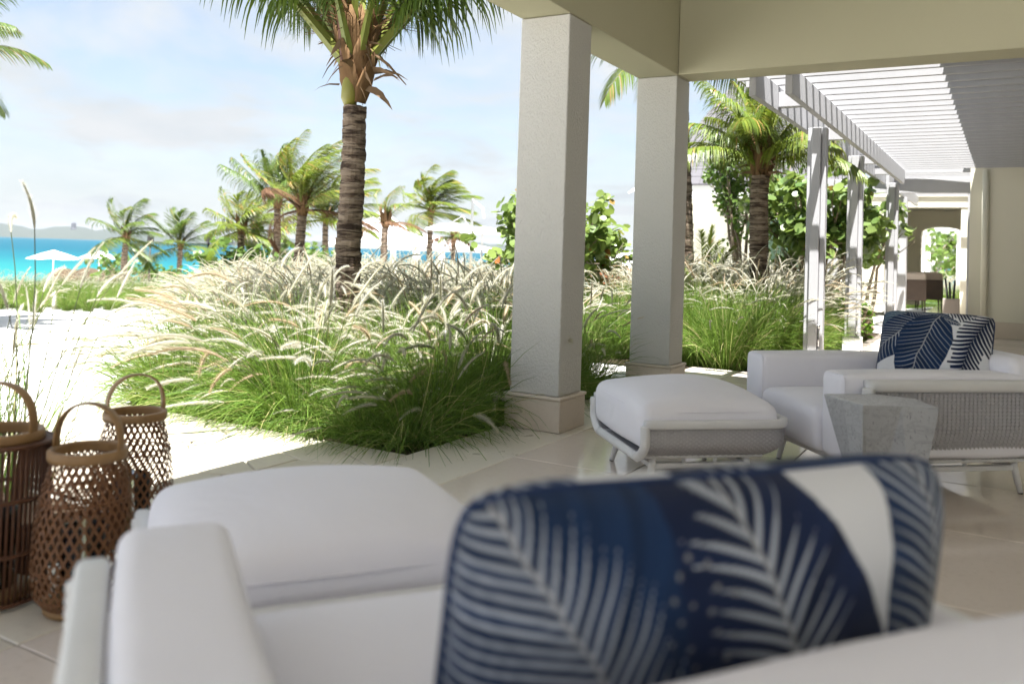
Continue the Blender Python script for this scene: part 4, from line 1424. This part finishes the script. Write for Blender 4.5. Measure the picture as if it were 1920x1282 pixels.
far_palm(805, 808, 402, 34, 'yellow green palm blown sideways beside the flat parasol', nf=18, flen=2.1, wind=WIND * 1.1, seed=18, mats='palm_leaf_yellow', leafw=.06, nleaf=39, droop=.6, hang=.5, elev=(-.3, 1.5), leaflen=1.1)
far_palm(850, 851, 452, 38, 'small dark palm under the flat parasol', nf=13, flen=1.3, wind=WIND * .3, seed=19, dead=4, leafw=.05, nleaf=26, droop=.9, hang=.8, elev=(-.3, .8), leaflen=.7)
far_palm(480, 478, 445, 33, 'low bright palm beside the orange stemmed one', nf=16, flen=2.0, wind=WIND * .4, seed=20, mats='palm_leaf_yellow', leafw=.055, nleaf=33, droop=.6, hang=.5, elev=(-.4, 1.2), leaflen=1.0)
# palm left of the frame, one frond reaching in; palm behind the second column; palm beside the pergola
far_palm(-160, -156, 128, 11, 'palm left of the frame with one frond tip reaching into the sky', nf=16, flen=1.9, wind=WIND * .25, seed=23, leafw=.03, nleaf=57, droop=.9, hang=.6, elev=(.1, 1.2))
far_palm(1292, 1278, 130, 14, 'palm hidden by the second column, reddish frond tips beside it', nf=17, flen=2.6, wind=(0, 0, 0), seed=24, leafw=.024, nleaf=59, droop=1.0, hang=.7, elev=(.0, 1.3), dry=.12)
pr_b = atD(1424, 480, 11.6); pr_b.z = -.08
pr_t = atD(1426, 330, 11.6)
palm(pr_b, pr_t, 'stout palm with arching fronds beside the pergola posts', 22, 1.75, (0, 0, 0), 25, .135, .115, 'palm_leaf_yellow', 0, .95, .8, 58, .74, .026, (.25, 1.35), .03, ring=.055)
yp = atD(1322, 470, 13.5); yp.z = -.06
palm(yp, yp + Vector((0, 0, .35)), 'young ground palm with upright fronds behind the second column', 9, 1.25, (0, 0, 0), 26, .08, .06, 'palm_leaf_yellow', 0, .25, .25, 34, .5, .028, (.8, 1.45), .02)

# ------------------------------------------------------------------ broad-leaved shrubs
def leaf_disc(b, c, n, r, tint, k=7, cup=.12):
    n = n.normalized()
    x = n.orthogonal().normalized(); y = n.cross(x)
    v = [c - n * (r * cup)]
    a0 = (c.x * 13.7 + c.y * 7.1) % 6.28
    for i in range(k):
        a = a0 + 2 * math.pi * i / k
        v.append(c + x * (math.cos(a) * r) + y * (math.sin(a) * r * .92))
    b.add(v, [(0, 1 + i, 1 + (i + 1) % k) for i in range(k)], 0, tint)
def shrub(name, label, base, cen, rad, nleaf, lr, seed, mat, stems=7, holes=.30, cat='tree', disc=7, shell=.55):
    r = random.Random(seed)
    t = thing(name, label, cat, base)
    cen = Vector(cen); base = Vector(base)
    C0 = cen - base
    st = MB()
    tips = []
    for k in range(stems):
        a = r.uniform(0, 6.28)
        u = Vector((math.cos(a) * rad[0], math.sin(a) * rad[1], r.uniform(-.2, .7) * rad[2])) * r.uniform(.5, .95)
        p = Vector((r.uniform(-.12, .12), r.uniform(-.12, .12), 0)); q = C0 + u
        m = p.lerp(q, .5) + Vector((r.uniform(-.2, .2), r.uniform(-.2, .2), r.uniform(.0, .25)))
        st.tube([p, p.lerp(m, .5) + Vector((r.uniform(-.06, .06), r.uniform(-.06, .06), 0)), m, m.lerp(q, .5) + Vector((0, 0, .06)), q], [.045, .035, .026, .018, .007], 6)
        tips.append(q); tips.append(m.lerp(q, .5))
        for j in range(3):
            e = m.lerp(q, r.random()) + Vector((r.uniform(-1, 1) * rad[0], r.uniform(-1, 1) * rad[1], r.uniform(-.4, .9) * rad[2])) * .45
            st.tube([m.lerp(q, .3), m.lerp(e, .6), e], [.016, .011, .004], 5)
            tips.append(e)
    st.build('trunk', M['branch'], t, True)
    clumps = [(C0 + Vector((r.gauss(0, .52) * rad[0], r.gauss(0, .52) * rad[1], r.gauss(.05, .5) * rad[2])), r.uniform(.16, .34) * min(rad)) for _ in range(26)] + [(q, r.uniform(.16, .32) * min(rad)) for q in tips]
    lb = MB()
    for k in range(nleaf):
        c, s = r.choice(clumps)
        d = Vector((r.gauss(0, 1), r.gauss(0, 1), r.gauss(0, .8)))
        if d.length < 1e-3:
            continue
        p = c + d.normalized() * s * r.random() ** .4 * 1.25
        e = Vector(((p.x - C0.x) / rad[0], (p.y - C0.y) / rad[1], (p.z - C0.z) / rad[2])).length
        if e > 1.12 or p.z < .05:
            continue
        n = (d.normalized() * .6 + Vector((r.uniform(-1, 1), r.uniform(-1, 1), r.uniform(.1, 1.4)))).normalized()
        leaf_disc(lb, p, n, lr * r.uniform(.6, 1.2), r.random(), disc)
    lb.build('crown', M[mat], t, True)
    return t
b0 = atD(1010, 480, 12.5); b0.z = -.06
shrub('sea_grape_tree', 'sea grape with round leaves and red ones, split by the near column', b0, atD(1035, 440, 12.5), (1.22, 1.0, .80), 2300, .075, 31, 'grape_leaf', 9)
b0 = atD(1530, 490, 14.8); b0.z = -.06
shrub('sea_grape_tree', 'sea grape with large round leaves behind the pergola posts', b0, atD(1525, 400, 14.8), (1.15, .9, 1.0), 1900, .09, 32, 'grape_leaf', 11)
b0 = atD(1625, 490, 17.5); b0.z = -.06
shrub('sea_grape_tree', 'smaller sea grape showing between the last two pergola posts', b0, atD(1612, 425, 17.5), (.95, .8, .75), 1100, .09, 33, 'grape_leaf', 8)
b0 = atD(1400, 480, 16.5); b0.z = -.06
shrub('climbing_shrub', 'tall dark leafy climber growing up the white shingled house', b0, atD(1412, 330, 16.5), (.85, .7, 1.7), 3600, .05, 34, 'vine_leaf', 12, disc=5)
b0 = Vector((-2.35, 12.9, -.04))
for k, (x, y, s, lb) in enumerate(((-2.05, 12.7, .42, 'nearest clipped green shrub by the pergola kerb'), (-2.02, 13.6, .36, 'clipped green shrub second along the pergola kerb'), (-2.0, 14.5, .26, 'smallest clipped green shrub along the pergola kerb'))):
    shrub('box_shrub', lb, (x, y, -.04), (x, y, s * .75), (s * .8, s * 1.0, s), 900, .03, 40 + k, 'box_leaf', 6, cat='shrub', disc=5)
for k, (px, D, s, lb) in enumerate(((255, 44, 1.7, 'low dark shrub on the beach behind the wind bent palm'), (600, 33, 1.2, 'low green shrub beside the gazebo'), (345, 36, 1.0, 'low green shrub under the bushy palm'), (480, 25, .7, 'low yellow green shrub under the young palms'), (1520, 24, 2.2, 'big dark shrub at the corner of the white house'), (440, 26, 1.25, 'leafy green shrub left of the young orange palm'), (545, 27, 1.5, 'rounded green shrub between the two upright palms'), (580, 24, 1.15, 'low shrub at the foot of the browning palm'), (1700, 34, 2.4, 'green shrub seen through the pavilion arch'), (1765, 43, 3.0, 'leafy tree framed by the white timber frame'))):
    q = atD(px, 480, D); z = gnd(q.x, q.y) if q.x < -4 else -.1
    shrub('garden_shrub', lb, (q.x, q.y, z), (q.x, q.y, z + s * .8), (s * 1.3, s * 1.1, s * .8), 900, .09 * max(.8, s ** .5), 50 + k, 'vine_leaf', 7, cat='shrub', disc=5)

# ------------------------------------------------------------------ parasols, gazebo, rocks, house
def parasol(D, px, py_top, w, label, h=2.4, group='white beach parasols'):
    p = atD(px, py_top, D)
    z0 = gnd(p.x, p.y)
    t = thing('parasol', label, 'parasol', (p.x, p.y, z0), .4 + YAW, group)
    zt = p.z - z0
    b = MB()
    hw = w / 2
    n = 8
    v = [(0, 0, zt)]
    for ring, (rf, dz) in enumerate(((.35, .17), (.7, .37), (1.0, .58))):
        for k in range(16):
            a = 2 * math.pi * k / 16
            sq = 1 / max(abs(math.cos(a)), abs(math.sin(a)))
            sag = .05 * (1 if k % 2 else 0) * rf
            v.append((hw * rf * math.cos(a) * sq, hw * rf * math.sin(a) * sq, zt - dz * w / 3.2 - sag - .06 * (sq - 1)))
    f = [(0, 1 + k, 1 + (k + 1) % 16) for k in range(16)]
    for ring in range(2):
        for k in range(16):
            f.append((1 + ring * 16 + k, 17 + ring * 16 + k, 17 + ring * 16 + (k + 1) % 16, 1 + ring * 16 + (k + 1) % 16))
    b.add(v, f).build('canopy', M['canvas'], t, False)
    MB().tube([(0, 0, 0), (0, 0, zt)], .035, 8).build('pole', M['white_paint'], t, True)
    MB().lathe([(0, 0), (.3, 0), (.3, .06), (.05, .1), (.05, .3)], 16).build('base', M['steel'], t)
    for k in range(4):
        a = math.pi / 4 + k * math.pi / 2
        MB().tube([(0, 0, zt - .1), (hw * 1.3 * math.cos(a), hw * 1.3 * math.sin(a), zt - .62 * w / 3.2)], .012, 5).build('rib', M['white_paint'], t)
parasol(52, 101, 469, 2.7, 'white beach parasol nearer the water, farthest left')
parasol(54, 187, 471, 2.3, 'white beach parasol beside the shore rocks')
# cantilever parasol by the sea grape
p = atD(850, 418, 30); z0 = gnd(p.x, p.y)
cpz = thing('cantilever_parasol', 'flat white cantilever parasol hanging from a grey mast', 'parasol', (p.x, p.y, z0), YAW)
zt = p.z - z0
MB().lathe([(0, zt), (.5, zt - .06), (.95, zt - .2), (.98, zt - .27), (.9, zt - .24), (0, zt - .1)], 8).build('canopy', M['canvas'], cpz)
mx = (885 - 850) / FPX * 30
MB().box(mx - .045, mx + .045, -.05, .05, 0, zt + .85, .01).build('mast', M['steel'], cpz)
MB().tube([(mx, 0, zt + .8), (mx + .35, 0, zt + .55), (mx + .42, .0, zt + .2)], .04, 8).build('arm', M['white_paint'], cpz, True)
MB().tube([(mx, 0, zt - .25), (mx * .5, 0, zt + .25), (0, 0, zt + .06)], .025, 8).build('strut', M['steel'], cpz, True)
MB().lathe([(1.0 + 0, zt - .05), (1.02, zt - .12)], 3, center=(40, 0))
p = atD(905, 425, 33); z0 = gnd(p.x, p.y)
cp2 = thing('cantilever_parasol', 'second white flat parasol half hidden by the sea grape leaves', 'parasol', (p.x, p.y, z0), YAW)
MB().lathe([(0, p.z - z0), (.5, p.z - z0 - .06), (.85, p.z - z0 - .2), (.88, p.z - z0 - .27), (0, p.z - z0 - .1)], 8).build('canopy', M['canvas'], cp2)
MB().tube([(0, 0, 0), (0, 0, p.z - z0)], .04, 8).build('mast', M['steel'], cp2, True)

def gazebo(px, py_apex, D, half, eave_drop, label, posts=True, ext=0.0):
    p = atD(px, py_apex, D); z0 = gnd(p.x, p.y)
    t = thing('gazebo', label, 'gazebo', (p.x, p.y, z0), YAW + .12)
    za = p.z - z0; ze = za - eave_drop
    b = MB()
    rows = 9
    for side in range(4):
        ca, sa = math.cos(side * math.pi / 2), math.sin(side * math.pi / 2)
        def rot(x, y, z):
            return (x * ca - y * sa, x * sa + y * ca, z)
        for k in range(rows):
            h0, h1 = half * k / rows, half * (k + 1) / rows
            z0_, z1_ = za - eave_drop * k / rows - .02, za - eave_drop * (k + 1) / rows
            b.add([rot(-h0, -h0, z0_), rot(h0, -h0, z0_), rot(h1, -h1, z1_), rot(-h1, -h1, z1_), rot(-h1, -h1, z1_ - .025), rot(h1, -h1, z1_ - .025)], [(0, 3, 2, 1), (3, 4, 5, 2)])
    b.build('roof', M['shingle'], t)
    MB().box(-half * .97, half * .97, -half * .97, half * .97, ze - .16, ze - .03, .01).build('fascia', M['white_paint'], t)
    for sx in (-1, 1):
        for sy in (-1, 1):
            MB().box(sx * half * .72 - .16, sx * half * .72 + .16, sy * half * .72 - .16, sy * half * .72 + .16, -.1, ze - .165, .01).build('post', M['white_paint'], t)
    MB().box(-half * .8, half * .8, half * .7, half * .78, 0, .9).build('bench_back', M['dark_wood'], t)
    return t
gazebo(717, 393, 40, 2.25, 1.65, 'white gazebo with a pyramid shingle roof behind the near palm trunk')
p = atD(812, 462, 42); z0 = gnd(p.x, p.y)
an = thing('beach_bar', 'low white roofed annex running right from the gazebo', 'building', (p.x, p.y, z0), YAW + .12)
zt = p.z - z0
MB().add([(-2.2, -1.6, zt - .1), (3.3, -1.6, zt - .1), (3.3, 1.6, zt - .1), (-2.2, 1.6, zt - .1), (-1.9, 0, zt + .75), (-1.2, 0, zt + .75)], [(0, 1, 5, 4), (1, 2, 5), (2, 3, 4, 5), (3, 0, 4)]).build('roof', M['shingle'], an)
MB().box(-2.15, 3.25, -1.55, 1.55, zt - .24, zt - .105, .01).build('fascia', M['white_paint'], an)
for x in (-1.9, .4, 3.0):
    for yy in (-1.35, 1.35):
        MB().box(x - .12, x + .12, yy - .12, yy + .12, -.1, zt - .245).build('post', M['white_paint'], an)
MB().box(-1.9, 3.0, .9, 1.1, 0, 1.0).build('counter', M['dark_wood'], an)
p = atD(1168, 470, 24); p.z = gnd(p.x, p.y)
kt = thing('tiled_hut', 'small hut with a white roof and terracotta wall between the columns', 'building', p, YAW)
MB().box(-.8, 2.0, 0, 1.6, 0, 1.1).build('wall', M['terracotta'], kt)
MB().add([(-.9, -.15, 1.1), (2.2, -.15, 1.1), (2.2, 1.8, 1.1), (-.9, 1.8, 1.1), (-.3, .8, 1.55), (1.5, .8, 1.55)], [(0, 1, 5, 4), (1, 2, 5), (2, 3, 4, 5), (3, 0, 4), (3, 2, 1, 0)]).build('roof', M['white_paint'], kt)

def rocks():
    r = random.Random(9)
    for k in range(34):
        px = 118 + 118 * (k / 34) + r.uniform(-6, 6)
        D = 62 + r.uniform(-3, 6)
        p = atD(px, 480, D)
        s = r.uniform(.45, 1.1)
        b = MB()
        n1, n2 = 5, 8
        v = [(0, 0, s * .7)]; f = []
        for i in range(1, n1):
            for j in range(n2):
                a = 2 * math.pi * j / n2; e = math.pi / 2 - math.pi * i / n1
                q = s * r.uniform(.75, 1.2)
                v.append((q * math.cos(a) * math.cos(e) * 1.2, q * math.sin(a) * math.cos(e), q * .7 * math.sin(e)))
        v.append((0, 0, -s * .7))
        for j in range(n2):
            f.append((0, 1 + j, 1 + (j + 1) % n2)); f.append((len(v) - 1, 1 + (n1 - 2) * n2 + (j + 1) % n2, 1 + (n1 - 2) * n2 + j))
            for i in range(n1 - 2):
                f.append((1 + i * n2 + j, 1 + (i + 1) * n2 + j, 1 + (i + 1) * n2 + (j + 1) % n2, 1 + i * n2 + (j + 1) % n2))
        o = b.add(v, f).build('rock', M['sea_rock'], None, False, label='brown boulder of the shore heap beside the beach parasols', category='rock', group='boulders at the shore')
        o.location = (p.x, p.y, max(gnd(p.x, p.y), -2.5) + .15 * s + (.55 if k % 3 == 0 else 0))
        o.rotation_euler = (r.uniform(-.3, .3), r.uniform(-.3, .3), r.uniform(0, 6))
rocks()

def shingle_house():
    p = atD(1228, 347, 21.5)
    t = thing('shingled_house', 'white house with a steep pale shingle roof behind the palms', 'house', (p.x, p.y, 0), R_(4))
    ze = p.z
    W, Dp, rise = 4.5, 7.0, 4.6
    rows = 24
    for k in range(rows):
        a0, a1 = k / rows, (k + 1) / rows
        x0, x1 = -.1 + a0 * 2.6, -.1 + a1 * 2.6
        y0, y1 = -.35 + a0 * 3.5, -.35 + a1 * 3.5
        z0, z1 = ze + rise * a0, ze + rise * a1
        MB().add([(x0, y0, z0), (W, y0, z0), (W, y1, z1 - .015), (x1, y1, z1 - .015), (x0, y0, z0 - .035), (W, y0, z0 - .05)], [(0, 1, 2, 3), (4, 5, 1, 0)]).add(
            [(x0, Dp - y0, z0), (x0, y0, z0), (x1, y1, z1 - .015), (x1, Dp - y1, z1 - .015), (x0, y0, z0 - .035), (x0, Dp - y0, z0 - .035)], [(0, 1, 2, 3), (5, 4, 1, 0)]).build('shingle_course', M['grey_shingle'], t)
    MB().box(-.05, W, -.30, -.26, ze - .34, ze - .04).box(-.05, -.01, -.25, Dp, ze - .34, ze - .04).build('fascia', M['white_paint'], t)
    MB().box(-.005, W, -.255, .28, ze - .33, ze - .30).build('soffit', M['white_paint'], t)
    MB().box(.5, W, .3, Dp, -.1, ze - .06).build('wall', M['plaster'], t)
    wn_ = MB().box(2.6, 3.6, .27, .30, .9, 2.2).build('window', M['white_paint'], t)
    MB().box(2.67, 3.53, .262, .268, .97, 2.13).build('pane', M['pool'], wn_)
    MB().tube([Vector((-.1, -.35, ze)), Vector((-.45, -.7, ze - .25))], [.09, .02], 6).build('hip_cap', M['white_paint'], t)
shingle_house()
p = atD(1562, 480, 16.8)
ga = thing('garden_arch', 'white timber arch glimpsed between the first two pergola posts', 'arch', (p.x, p.y, -.05), R_(2))
MB().box(-.09, .09, -.09, .09, 0, 2.55, .006).build('post', M['pergola_wood'], ga)
MB().box(2.3, 2.48, -.09, .09, 0, 2.55, .006).build('post', M['pergola_wood'], ga)
MB().box(-.2, 2.6, -.07, .07, 2.553, 2.82, .006).build('beam', M['pergola_wood'], ga)
p = atD(201, 470, 60)
def lamp_post(px, D, ytop, label):
    p = atD(px, ytop, D); z0 = gnd(p.x, p.y)
    t = thing('lamp_post', label, 'lamp', (p.x, p.y, z0), 0, 'garden lamp posts')
    h = p.z - z0
    MB().tube([(0, 0, 0), (0, 0, h)], [.06, .04], 8).build('pole', M['black_metal'], t, True)
    MB().lathe([(.05, h), (.16, h + .05), (.16, h + .3), (.02, h + .42)], 8).build('lamp_head', M['black_metal'], t)
lamp_post(282, 42, 455, 'dark lamp post on the beach beside the wind bent palm')
lamp_post(391, 36, 455, 'dark lamp post on the beach right of the bushy palm')

# ------------------------------------------------------------------ fountain grass
def tuft(seed, nblade, nplume, hgt, spread, lean, plume_len=.17, wb=.0048, hairs=150, tall=0, lo=.95, pr=.0165, sr=1.0):
    r = random.Random(seed)
    b = MB()
    for k in range(nblade):
        a = r.uniform(0, 6.2832)
        rad = abs(r.gauss(0, .09))
        p = Vector((math.cos(a) * rad, math.sin(a) * rad, 0))
        a2 = a + r.gauss(0, .5)
        out = r.random() ** .8 * spread
        L = hgt * r.uniform(.65, 1.15)
        d = Vector((math.cos(a2) * out, math.sin(a2) * out, 1)).normalized()
        m = 5
        pts = [p.copy()]
        dr = r.uniform(.35, 1.15) * (.5 + out)
        for j in range(m):
            d = (d + Vector((math.cos(a2) * .25, math.sin(a2) * .25, -1)) * (dr * (j + .6) / m * .52) + Vector(lean) * (.12 * (j + 1) / m)).normalized()
            p = p + d * (L / m)
            if p.z < .01:
                p.z = .01
            pts.append(p.copy())
        w = wb * r.uniform(.7, 1.25)
        nn = Vector((math.cos(a2 + r.uniform(-.9, .9)), math.sin(a2 + r.uniform(-.9, .9)), .5)).normalized()
        b.ribbon(pts, [w, w, w * .95, w * .8, w * .55, w * .08], nn, 0, r.random())
    for k in range(nplume):
        a = r.uniform(0, 6.2832)
        out = r.uniform(.12, 1.35) * spread * .8
        d = Vector((math.cos(a) * out, math.sin(a) * out, 1)).normalized()
        L = hgt * (r.uniform(lo, 1.28) if k >= tall else r.uniform(1.25, 1.4))
        p = Vector((math.cos(a) * .05, math.sin(a) * .05, 0))
        pts = [p.copy()]
        m = 6
        dr = r.uniform(.15, .75)
        for j in range(m):
            d = (d + Vector((math.cos(a) * .3, math.sin(a) * .3, -.55)) * (dr * (j + .3) / m * .5) + Vector(lean) * (.14 * (j + 1) / m)).normalized()
            p = p + d * (L / m)
            pts.append(p.copy())
        b.tube(pts, [q_ * sr for q_ in (.0022, .002, .0018, .0017, .0015, .0013, .0012)], 3, 1, r.random() * .9, cap=False)
        pl = plume_len * r.uniform(.75, 1.3)
        ns = 8
        sp = [p.copy()]; sd = [d.copy()]
        pdr = r.uniform(.3, 1.35)
        aw = a + r.uniform(-.8, .8)
        for j in range(ns):
            d = (d + Vector((math.cos(aw) * .5, math.sin(aw) * .5, -1)) * (pdr / ns) + Vector(lean) * .05).normalized()
            p = p + d * (pl / ns)
            sp.append(p.copy()); sd.append(d.copy())
        tint = r.random()
        mi = 3 if r.random() < .10 else 2
        R = pr * r.uniform(.8, 1.2)
        b.tube(sp, [R * .14, R * .25, R * .3, R * .3, R * .28, R * .25, R * .2, R * .14, R * .04], 5, mi, tint, cap=False)
        for q in range(hairs):
            s = (q + r.random()) / hairs
            x = s * ns
            i = min(ns - 1, int(x))
            c = sp[i].lerp(sp[i + 1], x - i); dd = sd[i]
            o = dd.orthogonal().normalized()
            o2 = dd.cross(o)
            an = r.uniform(0, 6.2832)
            ra = o * math.cos(an) + o2 * math.sin(an)
            hl = R * r.uniform(.6, 1.35) * (1.0 - .5 * s) * (.55 + min(1, s * 6) * .45)
            tip = c + ra * hl + dd * hl * 1.15
            side = ra.cross(dd).normalized() * .0011
            b.add([c - side, c + side, tip], [(0, 1, 2)], mi, tint)
    me = b.mesh('tuft', [M['grass_blade'], M['grass_stem'], M['plume'], M['plume_dark']], False)
    o = bpy.data.objects.new('tuft', me)
    return o
def proto_collection(name, specs):
    c = bpy.data.collections.new(name)
    for s in specs:
        c.objects.link(tuft(**s))
    return c
LW = -RGT * .72
LEAN = (LW.x, LW.y, 0)
near_c = proto_collection('tufts_near', [dict(seed=100 + k, nblade=640, nplume=22, lo=.42, pr=.028, hgt=.80, spread=1.15, lean=LEAN, hairs=560, plume_len=.30, tall=(1 if k == 1 else 0)) for k in range(4)])
mid_c = proto_collection('tufts_mid', [dict(seed=120 + k, nblade=330, nplume=24, pr=.020, hgt=.80, spread=.80, lean=LEAN, hairs=170, wb=.006, plume_len=.29) for k in range(4)])
edge_c = proto_collection('tufts_edge', [dict(seed=180 + k, nblade=430, nplume=6, hgt=.80, spread=1.7, lean=LEAN, hairs=330, plume_len=.26, lo=.6, pr=.021) for k in range(4)])
green_c = proto_collection('tufts_green', [dict(seed=140 + k, nblade=640, nplume=9, hgt=.86, spread=.75, lean=(0, 0, 0), hairs=200, wb=.0055, plume_len=.26) for k in range(4)])
stalk_c = proto_collection('tufts_stalk', [dict(seed=160 + k, nblade=34, nplume=7, hgt=.78, spread=.45, lean=LEAN, hairs=260, tall=2, lo=.7, sr=1.7, plume_len=.2) for k in range(2)])
def scatter(name, pts, coll, label):
    """one grass object: a tuft stands on every point (x, y, z, turn, scale, which)"""
    me = bpy.data.meshes.new(name)
    me.from_pydata([(p[0], p[1], p[2]) for p in pts], [], [])
    for nm, typ, vals in (('turn', 'FLOAT', [p[3] for p in pts]), ('size', 'FLOAT', [p[4] for p in pts]), ('which', 'INT', [int(p[5]) for p in pts])):
        a = me.attributes.new(nm, typ, 'POINT')
        a.data.foreach_set('value', vals)
    o = link(name, me, None, None, kind='stuff', label=label)
    ng = bpy.data.node_groups.new('grow_' + name, 'GeometryNodeTree')
    ng.interface.new_socket('Geometry', in_out='INPUT', socket_type='NodeSocketGeometry')
    ng.interface.new_socket('Geometry', in_out='OUTPUT', socket_type='NodeSocketGeometry')
    N = ng.nodes.new; K = ng.links.new
    gi = N('NodeGroupInput'); go = N('NodeGroupOutput')
    mp_ = N('GeometryNodeMeshToPoints')
    ci = N('GeometryNodeCollectionInfo'); ci.inputs['Collection'].default_value = coll; ci.inputs['Separate Children'].default_value = True; ci.inputs['Reset Children'].default_value = True
    ip = N('GeometryNodeInstanceOnPoints'); ip.inputs['Pick Instance'].default_value = True
    def na(nm, ty):
        n = N('GeometryNodeInputNamedAttribute'); n.data_type = ty; n.inputs['Name'].default_value = nm
        return n.outputs['Attribute']
    cx = N('ShaderNodeCombineXYZ'); K(na('turn', 'FLOAT'), cx.inputs['Z'])
    er = N('FunctionNodeEulerToRotation'); K(cx.outputs[0], er.inputs[0])
    K(gi.outputs[0], mp_.inputs['Mesh']); K(mp_.outputs[0], ip.inputs['Points'])
    K(ci.outputs[0], ip.inputs['Instance']); K(na('which', 'INT'), ip.inputs['Instance Index'])
    K(er.outputs[0], ip.inputs['Rotation']); K(na('size', 'FLOAT'), ip.inputs['Scale'])
    K(ip.outputs[0], go.inputs[0])
    md = o.modifiers.new('grow', 'NODES'); md.node_group = ng
    return o
def fill(poly, step, test=None, seed=0, sz=(.8, 1.15), turn=.7, n=4, zoff=0.0, slope=False):
    r = random.Random(seed)
    xs = [p[0] for p in poly]; ys = [p[1] for p in poly]
    out = []
    y = min(ys)
    row = 0
    while y < max(ys):
        x = min(xs) + (step * .5 if row % 2 else 0)
        while x < max(xs):
            X, Y = x + r.uniform(-.32, .32) * step, y + r.uniform(-.32, .32) * step
            if in_poly(X, Y, poly) and (test is None or test(X, Y)):
                low = 1.0 if not slope else .62 + .38 * min(1, max(0, ((X * RGT.x + Y * RGT.y) / max(1, dist(X, Y)) + .55) / .35))
                out.append((X, Y, min(-.04, gnd(X, Y) + .01) + zoff, r.uniform(-turn, turn), r.uniform(*sz) * low, r.randrange(n)))
            x += step
        y += step * .87
        row += 1
    return out
r_ = random.Random(8)
dist = lambda X, Y: X * FWD.x + Y * FWD.y
GA_near = [(-3.12, 4.22), (-5.5, 4.15), (-6.2, 5.2), (-7.2, 6.2), (-6.2, 7.2), (-3.25, 6.9)]
EDGE = [(-3.14 - .02 * (k % 3), 4.25 + .33 * k, -.04, r_.uniform(-.7, .7), r_.uniform(.78, .98), r_.randrange(4)) for k in range(9)] + [(-3.4 - .31 * k, 4.16 + .03 * (k % 2), -.04, r_.uniform(-.7, .7), r_.uniform(.72, .95), r_.randrange(4)) for k in range(7)]
scatter('fountain_grass', EDGE, edge_c, 'fountain grass blades draping over the edge of the paving')
scatter('fountain_grass', fill(GA_near, .46, lambda X, Y: dist(X, Y) < 7.6 and math.hypot(X + 5.05, Y - 5.87) > .2, 1, (.82, 1.18)), near_c, 'near fountain grass with arching cream plumes at the terrace edge')
GA_far = [(-5.2, 5.2), (-6.6, 5.4), (-8.0, 6.7), (-10.5, 8.8), (-13.8, 12.0), (-11, 16.5), (-7.2, 15.2), (-5.4, 10.2), (-4.9, 8.3), (-3.6, 7.9), (-3.3, 7.1)]
scatter('fountain_grass', fill(GA_far, .50, lambda X, Y: dist(X, Y) >= 7.3 and math.hypot(X + 5.05, Y - 5.87) > .2, 2, (.85, 1.1), slope=True), mid_c, 'broad field of pale plumed fountain grass before the palms')
GA_left = [(-13.5, 8.6), (-16.5, 8.2), (-22, 11), (-24, 17), (-17, 15), (-14.2, 11.5)]
scatter('fountain_grass', fill(GA_left, .45, None, 3, (.46, .62)), green_c, 'green dune grass at the far left beside the sand')
GR = [(-2.08, 9.12), (-4.0, 9.1), (-5.3, 11.0), (-5.5, 15.8), (-3.4, 16.8), (-2.1, 16.0)]
scatter('fountain_grass', fill(GR, .42, lambda X, Y: not (-2.5 < X < -1.6 and Y > 12.2) and Y < 11.3, 4, (.85, 1.1), 3.1), green_c, 'lush green grass behind the second column and pergola')
scatter('fountain_grass', fill(GR, .46, lambda X, Y: not (-2.5 < X < -1.6 and Y > 12.2) and Y >= 10.6, 5, (.95, 1.25), 3.1), mid_c, 'plumed grass in front of the sea grape by the pergola')
r_ = random.Random(8)
BL = [(-4.0, 2.32), (-4.35, 2.42), (-4.7, 2.5), (-3.75, 2.18), (-5.0, 2.35), (-4.3, 2.1)]
scatter('fountain_grass', [(x, y, -.03, r_.uniform(-.5, .5), r_.uniform(1.0, 1.2), k % 2) for k, (x, y) in enumerate(BL)], stalk_c, 'tall thin grass stalks behind the lanterns')
far_gr = [(-1.95 + .0, 29.0), (-.5, 29.0), (-.4, 33), (-2.4, 33)]
scatter('fountain_grass', fill([(-3.0, 31.4), (-1.2, 31.4), (-1.0, 33.6), (-3.0, 33.6)], .5, None, 6, (1.0, 1.2), 3.1), mid_c, 'far plumed grass framed by the pavilion pier and white frame')

# ------------------------------------------------------------------ sea haze: one even box of air round the whole scene
t_ = NT('haze')
pvn = t_.n('ShaderNodeVolumePrincipled')
pvn.inputs['Color'].default_value = (.86, .92, 1.0, 1)
pvn.inputs['Density'].default_value = 0.00008
pvn.inputs['Anisotropy'].default_value = 0.2
t_.t.links.new(pvn.outputs[0], t_.out.inputs['Volume'])
MB().box(-5000, 5000, -5000, 5000, -9.0, 75.0).build('haze', t_.mat, None, False, kind='stuff', label='thin bluish sea haze over the bay')
